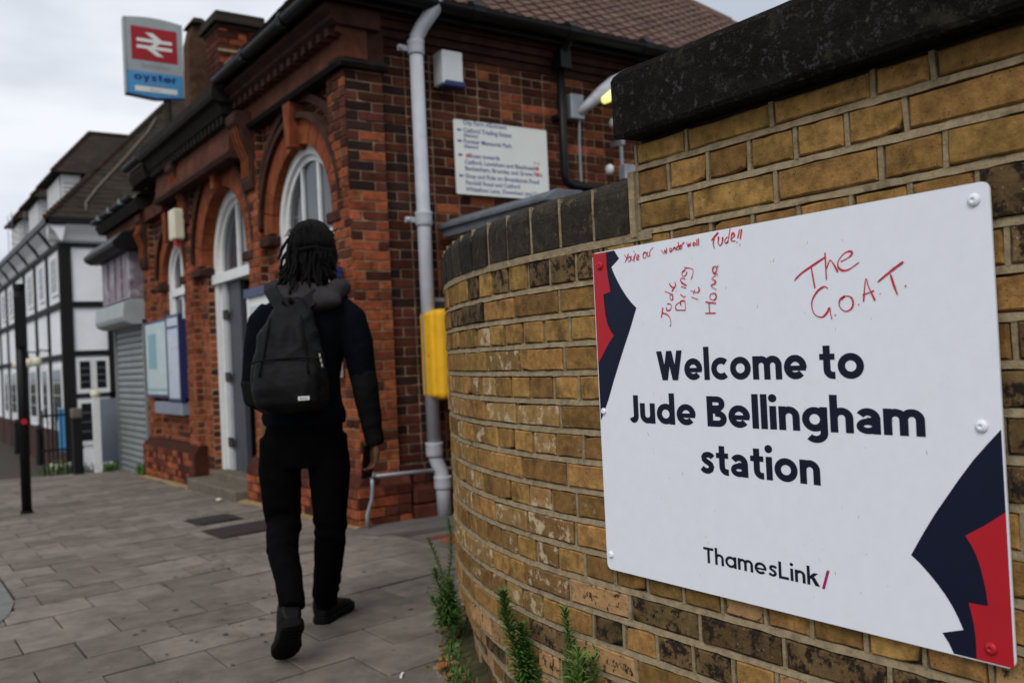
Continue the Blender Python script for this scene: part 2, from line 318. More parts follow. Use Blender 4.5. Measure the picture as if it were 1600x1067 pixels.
# ---------------------------------------------------------------- lettering made of strokes
def arc(cx, cy, rx, ry, a0, a1, n=14):
    return [(cx+rx*math.cos(R_(a0+(a1-a0)*i/n)), cy+ry*math.sin(R_(a0+(a1-a0)*i/n))) for i in range(n+1)]
def glyph(ch, T, single_a=False):
    h = T/2; xh = .72; r = xh/2-h; cx = .35
    st = lambda x, y0, y1: ('L', [(x, y0), (x, y1)], T)
    bowl = ('C', arc(cx, xh/2, cx-h, r, 0, 360, 30), T)
    def arch(x0, w, T=T): return [(x0, xh-h-w/2-.05)]+arc(x0+w/2, xh-h-w/2, w/2, w/2, 180, 0, 12)+[(x0+w, 0)]
    if ch == 'o': return [('C', arc(.36, xh/2, .36-h, r, 0, 360, 32), T)], .72
    if ch == 'c': return [('L', arc(.36, xh/2, .36-h, r, 47, 313, 22), T)], .62
    if ch == 'e': return [('L', arc(.35, xh/2, .35-h, r, -8, 318, 28), T), ('L', [(h+.02, xh/2-.03), (.70-.02, xh/2-.03)], T*.72)], .70
    if ch == 'l': return [st(h, 0, 1.08)], T
    if ch == 'i': return [st(h, 0, xh), ('P', arc(h, .96, T*.62, T*.62, 0, 330, 11), 0)], T
    if ch == 'n': return [st(h, 0, xh), ('L', arch(h, .40), T)], .40+T
    if ch == 'h': return [st(h, 0, 1.08), ('L', arch(h, .40), T)], .40+T
    if ch == 'm': return [st(h, 0, xh), ('L', arch(h, .375), T), ('L', arch(h+.375, .375), T)], .75+T
    if ch == 'u':
        w = .40; return [st(h+w, 0, xh), ('L', [(h, xh)]+arc(h+w/2, h+w/2, w/2, w/2, 180, 360, 12)+[(h+w, h+w/2+.05)], T)], w+T
    if ch == 'd': return [bowl, st(.70-h, 0, 1.08)], .70
    if ch == 'q': return [bowl, st(.70-h, 0, xh)], .70
    if ch == 'y': return [('P', [(0, xh), (T*1.05, xh), (.42, 0), (.42-T*1.0, 0)], 0), ('P', [(.64, xh), (.64-T*1.05, xh), (.1, -.27), (.1+T*1.02, -.27)], 0)], .64
    if ch == 'r': return [st(h, 0, xh), ('L', [(h, xh-.3)]+arc(h+.22, xh-h-.2, .22, .2, 180, 75, 8), T)], .42
    if ch == 'g': return [bowl, ('L', [(.70-h, xh), (.70-h, .02)]+arc(.37, -.03, .33-h, .24-h*.4, 0, -142, 12), T)], .70
    if ch == 'a':
        if single_a: return [bowl, st(.70-h, 0, xh)], .70
        w = .60
        return [('L', arc(.29, .42, .31-h, .30-h, 150, 0, 12)+[(w-h, 0)], T), ('C', arc(.285, .215, .285-h*.9, .215-h*.85, 0, 360, 24), T*.86), ('L', [(.27, .385), (w-h, .385)], T*.72)], w
    if ch == 't': return [('L', [(.23, .95), (.23, .27)]+arc(.40, .27, .17, .27-h, 180, 270, 8)+[(.46, h)], T), ('L', [(.02, xh-h*.85), (.46, xh-h*.85)], T*.85)], .47
    if ch == 's': return [('L', [(.465, .545), (.42, .60), (.35, .63), (.27, .632), (.185, .605), (.14, .545), (.15, .47), (.21, .415), (.31, .365), (.385, .31), (.415, .235), (.385, .15), (.31, .10), (.22, .09), (.13, .12), (.06, .185)], T*.92)], .51
    if ch == 'W':
        a = T*1.08; return [('P', [(0, 1), (a, 1), (.22+a, 0), (.22, 0)], 0), ('P', [(.22, 0), (.22+a, 0), (.42+a, 1), (.42, 1)], 0), ('P', [(.42, 1), (.42+a, 1), (.64+a, 0), (.64, 0)], 0), ('P', [(.64, 0), (.64+a, 0), (.84+a, 1), (.84, 1)], 0)], .84+a
    if ch == 'B': return [st(h, 0, 1), ('L', [(h, 1-h), (.36, 1-h)]+arc(.36, .75, .16, .25-h, 90, -90, 10)+[(h, .5+h)], T*.95), ('L', [(h, .53), (.38, .53)]+arc(.38, .265+.0, .185, .265-h, 90, -90, 10)+[(h, h)], T)], .66
    if ch == 'J': return [('L', [(.44-h, 1), (.44-h, .30)]+arc(.24, .28, .20-h+.0, .27-h*.9, 0, -150, 10), T)], .44
    if ch == 'T': return [st(.33, 0, 1), ('L', [(0, 1-h), (.66, 1-h)], T)], .66
    if ch == 'L': return [st(h, 0, 1), ('L', [(h, h), (.56, h)], T)], .56
    if ch == 'k': return [st(h, 0, 1.08), ('P', [(T*.8, .30), (T*.8, .50), (.36, xh), (.60, xh)], 0), ('P', [(.20, .42), (.38, .50), (.66, 0), (.42, 0)], 0)], .64
    if ch == '/': return [('P', [(0, -.02), (T*1.15, -.02), (T*1.15+.33, 1.05), (.33, 1.05)], 0)], .62
    return [], .3
def ribbon(pts, t, closed):
    n = len(pts); out = []
    P = [Vector(p) for p in pts]
    if closed: P = P[:-1]; n = len(P)
    for i in range(n):
        if closed: a, b = P[i-1], P[(i+1) % n]
        else: a, b = P[max(i-1, 0)], P[min(i+1, n-1)]
        d1 = (P[i]-a); d2 = (b-P[i])
        d1 = d1.normalized() if d1.length > 1e-9 else d2.normalized(); d2 = d2.normalized() if d2.length > 1e-9 else d1
        nn = Vector((-(d1+d2).y, (d1+d2).x)).normalized(); k = 1/max(.5, nn.dot(Vector((-d1.y, d1.x))))
        out.append((P[i]+nn*t/2*k, P[i]-nn*t/2*k))
    return out
def text_mb(word, T, track, x0, y0, width, height, single_a=False, gap=.30, split=False):
    """width fits the whole line; returns flat lettering in (x, y), each stroke a hair above the last"""
    pieces = []; x = 0
    for ch in word:
        if ch == ' ': x += gap; continue
        g, adv = glyph(ch, T, single_a)
        pieces.append((x, g)); x += adv+track
    sx = width/(x-track); mb = MB(); out_ = []
    for gx, g in pieces:
        if split: mb = MB(); out_.append(mb)
        for j, (k, pts, t) in enumerate(g):
            z = .00008*j
            if k == 'P':
                n = len(pts); mb.add([(x0+(gx+p[0])*sx, y0+p[1]*height, z) for p in pts], [tuple(range(n))])
            else:
                rb = ribbon(pts, t, k == 'C'); n = len(rb)
                vs = [(x0+(gx+p[0])*sx, y0+p[1]*height, z) for pr in rb for p in pr]
                m = n if k == 'C' else n-1
                mb.add(vs, [(2*i, 2*i+1, 2*((i+1) % n)+1, 2*((i+1) % n)) for i in range(m)])
    return out_ if split else mb
def place(mb, origin, ux, uy, un):
    """map local (x, y, z) to origin + x*ux + y*uy + z*un"""
    o, a, b, c = map(Vector, (origin, ux, uy, un))
    mb.v = [tuple(o+a*x+b*y+c*z) for x, y, z in mb.v]; return mb
def typed(txt, name, size, origin, ux, uy, m, parent=None, extrude=0, sx=1., align='LEFT', offset=0.):
    """small print in Blender's own typeface, turned into a mesh"""
    c = bpy.data.curves.new(name, 'FONT'); c.body = txt; c.size = size; c.align_x = align; c.resolution_u = 3; c.offset = offset
    to = bpy.data.objects.new(name, c); dg = bpy.context.evaluated_depsgraph_get()
    COL.objects.link(to); dg.update(); me = bpy.data.meshes.new_from_object(to.evaluated_get(dg))
    COL.objects.unlink(to); bpy.data.objects.remove(to)
    a, b = Vector(ux), Vector(uy); nn = a.cross(b)
    for v in me.vertices:
        x, y, z = v.co; v.co = Vector(origin)+a*x*sx+b*y+nn*z
    me.materials.clear(); me.materials.append(M[m]); me.name = name
    return link(name, me, parent)

# ---------------------------------------------------------------- bricks
def brick_shape(w, h, d, rg, rough=1.):
    """a worn brick: local x along the wall, y outward, z up; front at y=0; 38 triangles"""
    j = lambda a: rg.uniform(-a, a)*rough
    hw, hh = w/2, h/2
    out = [(-hw, -hh), (rg.uniform(-.25, -.08)*w, -hh), (rg.uniform(.08, .25)*w, -hh), (hw, -hh), (hw, j(.008)), (hw, hh), (rg.uniform(.08, .25)*w, hh), (rg.uniform(-.25, -.08)*w, hh), (-hw, hh), (-hw, j(.008))]
    out = [(x+j(.0014), z+j(.0014)) for x, z in out]
    if rg.random() < .16:                # a knocked corner
        k = rg.choice((0, 3, 5, 8)); x, z = out[k]; out[k] = (x*(1-.006/hw), z*(1-.006/hh))
    c = .0035
    inn = [(x*(1-c/hw*1.3)+j(.0008), z*(1-c/hh)+j(.0008)) for x, z in out]
    vs = [(x, j(.0008), z) for x, z in inn]+[(x, -.0045+j(.0006), z) for x, z in out]+[(x, -d, z) for x, z in out]
    fs = [tuple(range(10))[::-1]]
    for a in (0, 10):
        fs += [(a+i, a+(i+1) % 10, a+10+(i+1) % 10, a+10+i) for i in range(10)]
    return vs, fs
def frame_mtx(P, n):
    n = Vector(n).normalized(); up = Vector((0, 0, 1)); t = n.cross(up)
    m = Matrix.Identity(4)
    for i in range(3): m[i][0] = t[i]; m[i][1] = n[i]; m[i][2] = up[i]; m[i][3] = P[i]
    return m
def bricks_out(cands, parent, limit=300, name='brick', depth=.03, rest='brickwork'):
    """cands: (P, n, w, h, material). Largest in view become parts of their own, the rest one part."""
    sc = []
    for c in cands:
        x, y, z = proj(c[0])
        vis = z > .1 and -60 < x < 1660 and -60 < y < 1130
        face = max(0, -(Vector(c[0])-CAMP).normalized().dot(Vector(c[1]).normalized()))
        sc.append((c[2]*c[3]*face/z**2 if vis and c[5] else -1, c))
    sc.sort(key=lambda a: -a[0])
    lib = {}; rg = random.Random(3)
    rest_mb = {}
    for i, (s, (P, n, w, h, m, ok)) in enumerate(sc):
        key = (round(w, 3), round(h, 3), m)
        if i < limit and s > 0:
            L = lib.setdefault(key, [])
            if len(L) < 6:
                vs, fs = brick_shape(w, h, depth, rg, 1.6 if m in ('stock_dk', 'stock_flake') else 1.)
                b = MB().add(vs, fs); L.append(b.mesh(name, m)); me = L[-1]
                bm = bmesh.new(); bm.from_mesh(me); bmesh.ops.recalc_face_normals(bm, faces=bm.faces[:])
                if sum((f.normal.y for f in bm.faces if abs(f.normal.y) > .9)) < 0: bmesh.ops.reverse_faces(bm, faces=bm.faces[:])
                bm.to_mesh(me); bm.free()
            me = rg.choice(L); o = link(name, me, parent); o.matrix_basis = frame_mtx(P, n)
        else:
            mb = rest_mb.setdefault('all', (MB(), []))
            if m not in mb[1]: mb[1].append(m)
            vs, fs = brick_shape(w, h, depth, rg)
            mb[0].add(vs, fs, mb[1].index(m), frame_mtx(P, n))
    for k, (mb, ms) in rest_mb.items(): mb.build(rest, ms, parent, kind='stuff')
# ================================================================ GROUND
def sheet(name, x0, x1, ys, dz, m, kind='structure', x_of=None, parent=None):
    mb = MB(); vs = []; fs = []
    for i, y in enumerate(ys):
        a, b = (x0, x1) if x_of is None else x_of(y)
        vs += [(a, y, gz(y)+dz), (b, y, gz(y)+dz)]
        if i: fs.append((2*i-2, 2*i-1, 2*i+1, 2*i))
    return mb.add(vs, fs).build(name, m, parent, kind=kind)
YS = [-40, -10, -4, -1, 0, 1, 2, 3, 3.5, 4, 4.4, 4.7, 5, 5.3, 5.6, 6, 6.5, 7, 8, 9, 10, 11, 12, 13, 14, 16, 18, 20, 22, 30, 45, 80, 200, 600]
sheet('ground', -900, 900, YS, -.16, 'soil')
def kerb_x(y):
    if y > 5.6: return .43
    return .43-(5.6-y)**2*.36 if y > 3 else .43-2.434-(3-y)*1.5
sheet('road', -9, 0, YS, -.11, 'asphalt', x_of=lambda y: (-9, max(kerb_x(y), -8.5)))
pav = bpy.data.objects.new('pavement', None); COL.objects.link(pav); pav['kind'] = 'structure'
sheet('joint_bed', 0, 0, YS, -.012, 'joint', kind=None, parent=pav, x_of=lambda y: (max(kerb_x(y), -8.5)+.1, 3.4 if y < 14.5 else 12))
# kerbstones along the curving edge
kb = bpy.data.objects.new('kerb', None); COL.objects.link(kb); kb['kind'] = 'structure'
y = 2.2; k = 0
while y < 40:
    L_ = .9 if y > 5.5 else .30
    y2 = y+L_; g = .006
    vs = []
    for yy in (y+g, y2-g):
        for dx, dz in ((0, -.16), (0, .002), (.15, .006), (.15, -.16)):
            vs.append((kerb_x(yy)+dx-.02, yy, gz(yy)+dz))
    MB().add(vs, [(0, 1, 2, 3), (7, 6, 5, 4), (0, 4, 5, 1), (1, 5, 6, 2), (2, 6, 7, 3), (3, 7, 4, 0)]).build('kerbstone', 'kerb', kb)
    y = y2; k += 1
# paving slabs: 0.4 x 0.305 m, half bond, courses running a little askew
rg = random.Random(11)
def slab_line(x, row): return 3.22+.3045*row+.13*(x-1.05)
slabs = []
for row in range(-14, 62):
    off = .2 if row % 2 else 0.
    for cx in range(-14, 24):
        x0 = .07+off+.4*cx+rg.uniform(-.002, .002)-.4; x1 = x0+.4
        xm = (x0+x1)/2; yy = slab_line(xm, row)
        if yy > 21.5 or yy < -1: continue
        a = max(kerb_x(yy), -6)+.145
        if x1 < a+.05 or x0 > 2.86: continue
        if yy < 5 and x0 > 1.40 and (x1-1.45 > 0) and yy < 1.9: 
            if x0 > 1.44: continue
        slabs.append((max(x0, a), min(x1, 2.86), row, x0))
sl = []
for x0, x1, row, _ in slabs:
    g = .0035; dz = rg.uniform(-.0025, .0025); tx = rg.uniform(-.002, .002)
    pts = [(x0+g, slab_line(x0, row)+g), (x1-g, slab_line(x1, row)+g), (x1-g, slab_line(x1, row+1)-g), (x0+g, slab_line(x0, row+1)-g)]
    top = [(x, y, gz(y)+dz+tx*(i % 2)) for i, (x, y) in enumerate(pts)]
    vs = [(x+(g if x < (x0+x1)/2 else -g)*.6, y, z) for x, y, z in top]+[(x, y, z-.003) for x, y, z in top]+[(x, y, z-.03) for x, y, z in top]
    fs = [(0, 1, 2, 3)]+[(i, i+4, (i+1) % 4+4, (i+1) % 4) for i in range(4)]+[(i+4, i+8, (i+1) % 4+8, (i+1) % 4+4) for i in range(4)]
    c = Vector(top[0]); px, py, pz = proj(c); vis = pz > .3 and -150 < px < 800 and py < 1250
    sl.append((pz if vis else 99, vs, fs))
sl.sort(key=lambda a: a[0])
rest = MB()
for i, (z, vs, fs) in enumerate(sl):
    if i < 300 and z < 50: MB().add(vs, fs).build('paving_slab', 'slab', pav)
    else: rest.add(vs, fs)
rest.build('paving', 'slab', pav, kind='stuff')

# cement apron at the corner of the station and in the passage
ap = MB(); ap.prism([(2.62, 6.0), (2.75, 5.62), (3.3, 5.50), (3.9, 5.45), (6.5, 5.45), (6.5, 6.2), (2.7, 6.2)], -.5, .03, axis=2)
ap.v = [(x, y, gz(y)+(.012 if z > 0 else -.1)) for x, y, z in ap.v]
o = ap.build('cement_apron', 'apron', kind='structure')
ps = MB(); ps.prism([(2.87, 4.2), (6.5, 4.2), (6.5, 5.44), (2.87, 5.44)], 0, 1, axis=2); ps.v = [(x, y, gz(y)+(.001 if z > 0 else -.1)) for x, y, z in ps.v]
ps.build('passage_floor', 'apron', kind='structure')
pp = bpy.data.objects.new('paver_strip', None); COL.objects.link(pp); pp['kind'] = 'structure'
for i in range(9):
    for j in range(3):
        x = 2.90+i*.215+(.1 if j % 2 else 0); y = 4.98+j*.105; m_ = MB().box(x, x+.207, y, y+.098, 0, .05); m_.v = [(a, b, gz(b)-.046+c+.002*((i*j) % 3)) for a, b, c in m_.v]; m_.build('paver', 'red_brick', pp)
# sandy dirt gathered along the foot of the walls
dm = MB(); rg = random.Random(5)
ys = [6.0+.12*i for i in range(55)]
vs = []
for y in ys:
    w = rg.uniform(.05, .13); vs += [(2.80-w, y, gz(y)+.0045), (2.80, y, gz(y)+.018), (2.9, y, gz(y)+.02)]
fs = []
for i in range(len(ys)-1): fs += [(3*i, 3*i+1, 3*i+4, 3*i+3), (3*i+1, 3*i+2, 3*i+5, 3*i+4)]
dm.add(vs, fs)
dm.build('sandy_dirt', 'sand', kind='stuff')

# ================================================================ BOUNDARY WALL
TC, RC, XW = 1.77, 2.4, 1.45
def wall_at(t, off=0.):
    if t <= TC: return Vector((XW-off, t, 0)), Vector((-1, 0, 0))
    th = (t-TC)/RC; n = Vector((-math.cos(th), math.sin(th), 0))
    return Vector((XW+RC, TC, 0))+n*(RC+off), n
T_END = TC+RC*math.pi/2
def batter(t, z):
    if t < 2.1 or z > .27: return 0.
    return .05*min((t-2.1)/.5, 1)*min((.27-z)/.16, 1)
wall = thing('boundary_wall', 'yellow stock brick wall in the foreground, curving away low on the left and rising to a dark stone coping', 'wall')
rg = random.Random(21)
rows = [(1.517, 1.579, 'S', 0), (1.443, 1.517, 'H', 0), (1.368, 1.443, 'S', 0)]
rows += [(1.272, 1.361, 'H', 1)]+[(1.272-.0746*(k+1), 1.272-.0746*k, 'S' if k % 2 == 0 else 'H', 1) for k in range(18)]
joints_top = [[1.545, 1.386, 1.155, .934, .822, .594, .36, .13, -.1], [1.545, 1.444, 1.327, 1.216, 1.103, .99, .875, .65, .54, .42, .2, -.03], [1.545, 1.381, 1.154, .926, .808, .58, .35, .12, -.1]]
cands = []; beds = MB(); GAP = .0150
def soot_z(t):
    if t < 1.55: return .56
    return max(.25, .56-(t-1.55)*.42)
def perp(t, z0, z1):
    P, n = wall_at(t); m = frame_mtx(P, n); w = rg.uniform(.0047, .0058); a = -.0022-(.0045 if t > 1.9 else 0)+rg.uniform(-.001, .0008)-batter(t, z0+.03)
    lean = rg.uniform(-.0014, .0014)
    vs_ = [(x+lean*k+rg.uniform(-.0006, .0006), y+rg.uniform(-.0006, .0006), z) for k, z in ((-1, z0+.006), (1, z1-.006)) for x, y in ((-w, a-.03), (w, a-.03), (w*.9, a-.0008), (-w*.9, a))]
    beds.add(vs_, [(3, 2, 1, 0), (4, 5, 6, 7), (0, 1, 5, 4), (1, 2, 6, 5), (2, 3, 7, 6), (3, 0, 4, 7)], 0, m)
for ri, (z0, z1, kind, low) in enumerate(rows):
    if not low:
        J = list(joints_top[ri]); st_ = .228 if kind == 'S' else .1138
        while J[-1] > -1.75: J.append(J[-1]-st_)
    else:
        pitch = .2275 if kind == 'S' else .1138
        t0 = -1.8+((.057 if kind == 'H' else 0)+.02*((ri*7) % 3)); J = []; t = t0
        while t < T_END: J.append(t); t += pitch*rg.uniform(.985, 1.015)
        J = J[::-1]
    for a, b in zip(J[:-1], J[1:]):
        tm = (a+b)/2; zm = (z0+z1)/2
        inside = b > .78 and a < 1.66 and z0 > .60 and z1 < 1.30
        perp(a, z0, 1.368 if (low and ri == 3 and a < 1.547) else z1)
        if inside: continue
        w = a-b-GAP; zt_ = 1.368 if (low and ri == 3 and tm < 1.547) else z1; h = zt_-z0-.0178; zm = (z0+zt_)/2
        P, n = wall_at(tm); u = rg.random()
        zs = soot_z(tm)
        if zm < zs-.03: m = 'stock_dk' if u < .5 else ('stock_flake' if u < .82 else 'stock')
        elif tm < .74 and zm < 1.36: m = 'stock_dk' if u < .62 else 'stock_flake'
        elif zm < zs+.06 and u < .3: m = 'stock_flake'
        elif low and ri <= 4 and tm > 1.5: m = 'stock_dk' if u < .42 else 'stock'
        elif tm > 1.9 and u < .30+.12*(zm < .95): m = 'stock2'
        else: m = 'stock'
        rough = 1
        off = rg.uniform(-.0022, .0018)
        off -= batter(tm, zm)+(rg.uniform(0, .012) if zm < .25 and tm > 2 else 0)
        cands.append((P+n*off+Vector((0, 0, zm)), n, round(w/.006)*.006, round(h, 3), m, True))
    # the bed of mortar under this row
    zb = z0; ts = []; t = -1.8
    tmax = 1.547 if not low else T_END
    while t < tmax: ts.append(t); t += .024
    ts.append(tmax)
    if z0 > 1.36 and low: continue
    vs = []; fs = []
    for t in ts:
        P, n = wall_at(t); e = rg.uniform(-.0009, .0009); q = rg.uniform(-.0006, .0006)
        hw = .0075+rg.uniform(-.0009, .0006)+.0008*noise.noise(Vector((t*9, ri*3.3, 0)))
        for off, dz in ((-.02, hw), (-.0042+e, hw), (-.0004+e, -hw+.0012+rg.uniform(-.0006, .0006)), (-.02, -hw)):
            p = P+n*(off-batter(t, zb+.0)); vs.append((p.x, p.y, zb+dz+q))
    k = len(ts)
    for i in range(k-1):
        for j in range(4): fs.append((4*i+j, 4*i+(j+1) % 4, 4*i+4+(j+1) % 4, 4*i+4+j))
    fs += [(0, 1, 2, 3), (4*k-4, 4*k-1, 4*k-2, 4*k-3)]
    beds.add(vs, fs)
bricks_out(cands, wall, 300, 'brick', .05)
# bed joint under the coping bricks, thicker and uneven
vs = []; fs = []; ts = [1.50+.05*i for i in range(int((T_END-1.5)/.05)+1)]
for t in ts:
    P, n = wall_at(t); e = rg.uniform(-.001, .0012)
    for off, z in ((-.02, 1.371), (.0015+e, 1.370), (.002+e, 1.351), (-.02, 1.35)):
        p = P+n*off; vs.append((p.x, p.y, z+rg.uniform(-.001, .001)))
for i in range(len(ts)-1):
    for j in range(4): fs.append((4*i+j, 4*i+(j+1) % 4, 4*i+4+(j+1) % 4, 4*i+4+j))
beds.add(vs, fs)
beds.build('mortar_joints', 'mortar', wall)
# core of the wall behind the bricks
core = MB()
def core_strip(t0, t1, ztop):
    ts = [t0]
    while ts[-1] < t1-.001: ts.append(min(ts[-1]+.08, t1))
    vs = []; fs = []
    for t in ts:
        P, n = wall_at(t)
        for off, z in ((-.014-batter(t, 0), -.4), (-.014-batter(t, .1), .1), (-.0135, .285), (-.0135, ztop), (-.32, ztop), (-.32, -.4)): p = P+n*off; vs.append((p.x, p.y, z))
    for i in range(len(ts)-1):
        for j in range(6): fs.append((6*i+j, 6*i+(j+1) % 6, 6*i+6+(j+1) % 6, 6*i+6+j))
    k = len(ts); fs += [(0, 1, 2, 3, 4, 5), tuple(6*k-6+a for a in (5, 4, 3, 2, 1, 0))]
    core.add(vs, fs)
core_strip(-1.8, 1.5335, 1.580); core_strip(1.5336, T_END, 1.372)
core.build('wall_core', 'mortar_dk', wall)
# end face of the taller part above the low coping: one brick on each course
for z0, z1 in ((1.517, 1.579), (1.443, 1.517), (1.385, 1.443)):
    for xx in (1.515, 1.63, 1.74):
        vs, fs = brick_shape(.10, z1-z0-.013, .03, rg); o = MB().add(vs, fs).build('brick', 'stock', wall); o.matrix_basis = frame_mtx((xx, 1.547, (z0+z1)/2), (0, 1, 0))
# coping bricks on edge with a rounded nose
def cope_mesh(seed, w=.1225):
    q = random.Random(seed); prof = [(.003, 1.3705-1.37), (.004, .085)]
    for a in range(0, 91, 18): prof.append((.004-.045+.045*math.cos(R_(a)), .092+.045*math.sin(R_(a))))
    prof += [(-.20, .137), (-.325, .12), (-.325, .0)]
    n = len(prof); vs = []; c = .004
    for s in (-1, 1):
        for inset in (1, 0):
            for y, z in prof:
                k = 1+y/RC
                yy = y-(c if inset and y > 0 else 0); zz = z-(c if inset and z > .1 else 0)
                vs.append((s*(w/2-(0 if inset else c))*k+q.uniform(-.0009, .0009), yy+q.uniform(-.0008, .0008), zz+q.uniform(-.0008, .0008)))
    # rings order: left outer, left inner, right outer, right inner -> chain outerL, innerL, innerR, outerR
    order = [0, 1, 3, 2]; fs = []
    for a, b in zip(order[:-1], order[1:]): fs += [(a*n+i, a*n+(i+1) % n, b*n+(i+1) % n, b*n+i) for i in range(n)]
    fs += [tuple(range(n)), tuple(range(2*n, 3*n))[::-1]]
    m = MB().add(vs, fs).mesh('coping_brick', 'blue_brick')
    bm = bmesh.new(); bm.from_mesh(m); bmesh.ops.recalc_face_normals(bm, faces=bm.faces); bm.to_mesh(m); bm.free(); return m
CM = [cope_mesh(i) for i in range(6)]
t = 1.570+.0663; cj = MB(); i = 0
while t < T_END-.05:
    P, n = wall_at(t); o = link('coping_brick', CM[i % 6], wall); P = P+n*rg.uniform(-.002, .002); P.z = 1.3705+rg.uniform(-.002, .002); o.matrix_basis = frame_mtx(P, n)
    P, n = wall_at(t-.0676); cj.box(-.005, .005, -.3, -.001+rg.uniform(-.001, .001), 1.372, 1.372+.125, mtx=frame_mtx(P, n)); t += .1353; i += 1
cj.build('coping_joints', 'mortar', wall)
o = MB().box(1.445, 1.79, 1.5478, 1.5675, 1.36, 1.512).build('mortar_fillet', 'mortar', wall)
# big coping stone
bm = bmesh.new()
prof = [(1.400, 1.579), (1.394, 1.588), (1.391, 1.65), (1.392, 1.716), (1.400, 1.730), (1.62, 1.762), (1.83, 1.735), (1.845, 1.72), (1.845, 1.59), (1.43, 1.582)]
NX = 110; ring = []
for i in range(NX+1):
    y = 1.556-(1.556+1.85)*i/NX; e = min(i/1., 1); row = []
    for (x, z) in prof:
        cx, cz = 1.62, 1.66
        kx = 1-(.02)*(1-e); p = Vector((cx+(x-cx)*kx, y, cz+(z-cz)*(1-.05*(1-e))))
        d = noise.noise_vector(p*9)*.0014+noise.noise_vector(p*45)*.0014; d.y *= .5
        row.append(bm.verts.new(p+d))
    ring.append(row)
n = len(prof)
for a, b in zip(ring[:-1], ring[1:]):
    for j in range(n): bm.faces.new((a[j], a[(j+1) % n], b[(j+1) % n], b[j]))
bm.faces.new(ring[0]); bm.faces.new(ring[-1][::-1]); bmesh.ops.recalc_face_normals(bm, faces=bm.faces)
me = bpy.data.meshes.new('coping_stone'); bm.to_mesh(me); bm.free(); me.materials.append(M['coping']); link('coping_stone', me, wall)
# broken mortar and earth heaped at the foot of the curve
rb = MB(); vs = []; fs = []; ts = [1.2+.022*i for i in range(130)]
for t in ts:
    P, n = wall_at(t); q = Vector((P.x, P.y, 0)); b = batter(t, 0)
    w = max(.012, .045+.05*noise.noise(Vector((t*5, 0, 0)))+.03*noise.noise(Vector((t*23, 1, 0))))
    for k, off in enumerate((-.03-b, -b+.002, w*.35-b*.5, w*.7, w)):
        p = q+n*off; h = (.055, .036, .022, .010, -.006)[k]*(1+.5*noise.noise(Vector((t*14, k*1.7, 4))))+.012*noise.noise(Vector((t*45, k*3.1, 0)))
        vs.append((p.x, p.y, gz(p.y)+h))
for i in range(len(ts)-1):
    for j in range(4): fs.append((5*i+j, 5*i+j+1, 5*i+6+j, 5*i+5+j))
rb.add(vs, fs).build('earth_heap', 'soil', kind='stuff')
# crumbs of brick and mortar lying along it
cr = MB(); q2 = random.Random(41)
for i in range(420):
    t = q2.uniform(1.3, 3.8); P, n = wall_at(t); p = P+n*abs(q2.gauss(.0, .045))+n*.01; r = q2.uniform(.003, .010)*(1 if q2.random() < .9 else 1.8)
    cr.box(-r, r, -r*.8, r*.8, -r*.6, r*.6, q2.randrange(3), Matrix.Translation((p.x, p.y, gz(p.y)+r*.4+max(0, .05-abs((p-P).length))*.5)) @ Matrix.Rotation(q2.uniform(0, 3), 4, 'Z') @ Matrix.Rotation(q2.uniform(0, 1), 4, 'X'))
cr.build('brick_rubble', ['stock', 'mortar', 'stock_dk'], kind='stuff', fix=False)

# ================================================================ SIGN
sign = thing('station_sign', 'white aluminium welcome sign with navy lettering and red handwriting, bolted to the yellow brick wall', 'sign')
def rounded(x0, x1, y0, y1, r, n=6):
    out = []
    for cx, cy, a in ((x1-r, y1-r, 0), (x0+r, y1-r, 90), (x0+r, y0+r, 180), (x1-r, y0+r, 270)):
        out += [(cx+r*math.cos(R_(a+90*i/n)), cy+r*math.sin(R_(a+90*i/n))) for i in range(n+1)]
    return out
SO = (1.437, 1.70, .575); SX = (0, -1, 0); SY = (0, 0, 1); SN = (-1, 0, 0)
p = MB(); p.prism(rounded(.002, .968, 0, .764, .014), -.004, 0, axis=2); place(p, SO, SX, SY, SN); p.build('panel', 'sign_white', sign)
def shape(name, poly, m, z):
    bm = bmesh.new(); vs = [bm.verts.new((x, y, z)) for x, y in poly]; f = bm.faces.new(vs); bmesh.ops.triangulate(bm, faces=[f]); me = bpy.data.meshes.new(name)
    for v in bm.verts:
        x, y, zz = v.co; v.co = Vector(SO)+Vector(SX)*x+Vector(SY)*y+Vector(SN)*zz
    bmesh.ops.recalc_face_normals(bm, faces=bm.faces); bm.to_mesh(me); bm.free(); me.materials.append(M[m]); return link(name, me, sign)
e0 = .0045
navyL = [(.0539, .762), (.0825, .762), (.0985, .741), (.0701, .7238), (.078, .707), (.0885, .690), (.102, .670), (.1175, .651), (.1335, .6345), (.1495, .6215), (.1237, .5717), (.098, .527), (.076, .4865), (.056, .449), (.0372, .4111), (.018, .378), (e0, .358), (e0, .762)]
redL = [(e0, .762), (.0539, .762), (.0535, .7269), (.0565, .700), (.0629, .666), (.0366, .6619), (.0375, .640), (.0405, .614), (.0465, .590), (.0555, .5745), (.0675, .5615), (.047, .543), (.0312, .5254), (.016, .508), (e0, .497)]
navyR = [(.9655, .374), (.942, .349), (.9181, .3225), (.893, .290), (.869, .2570), (.848, .228), (.8301, .2005), (.815, .176), (.8014, .1534), (.8165, .142), (.8317, .1275), (.846, .1125), (.8596, .0955), (.870, .0800), (.8785, .0640), (.8866, .0448), (.8501, .0323), (.8555, .0245), (.8609, .0168), (.8680, .002), (.9655, .002)]
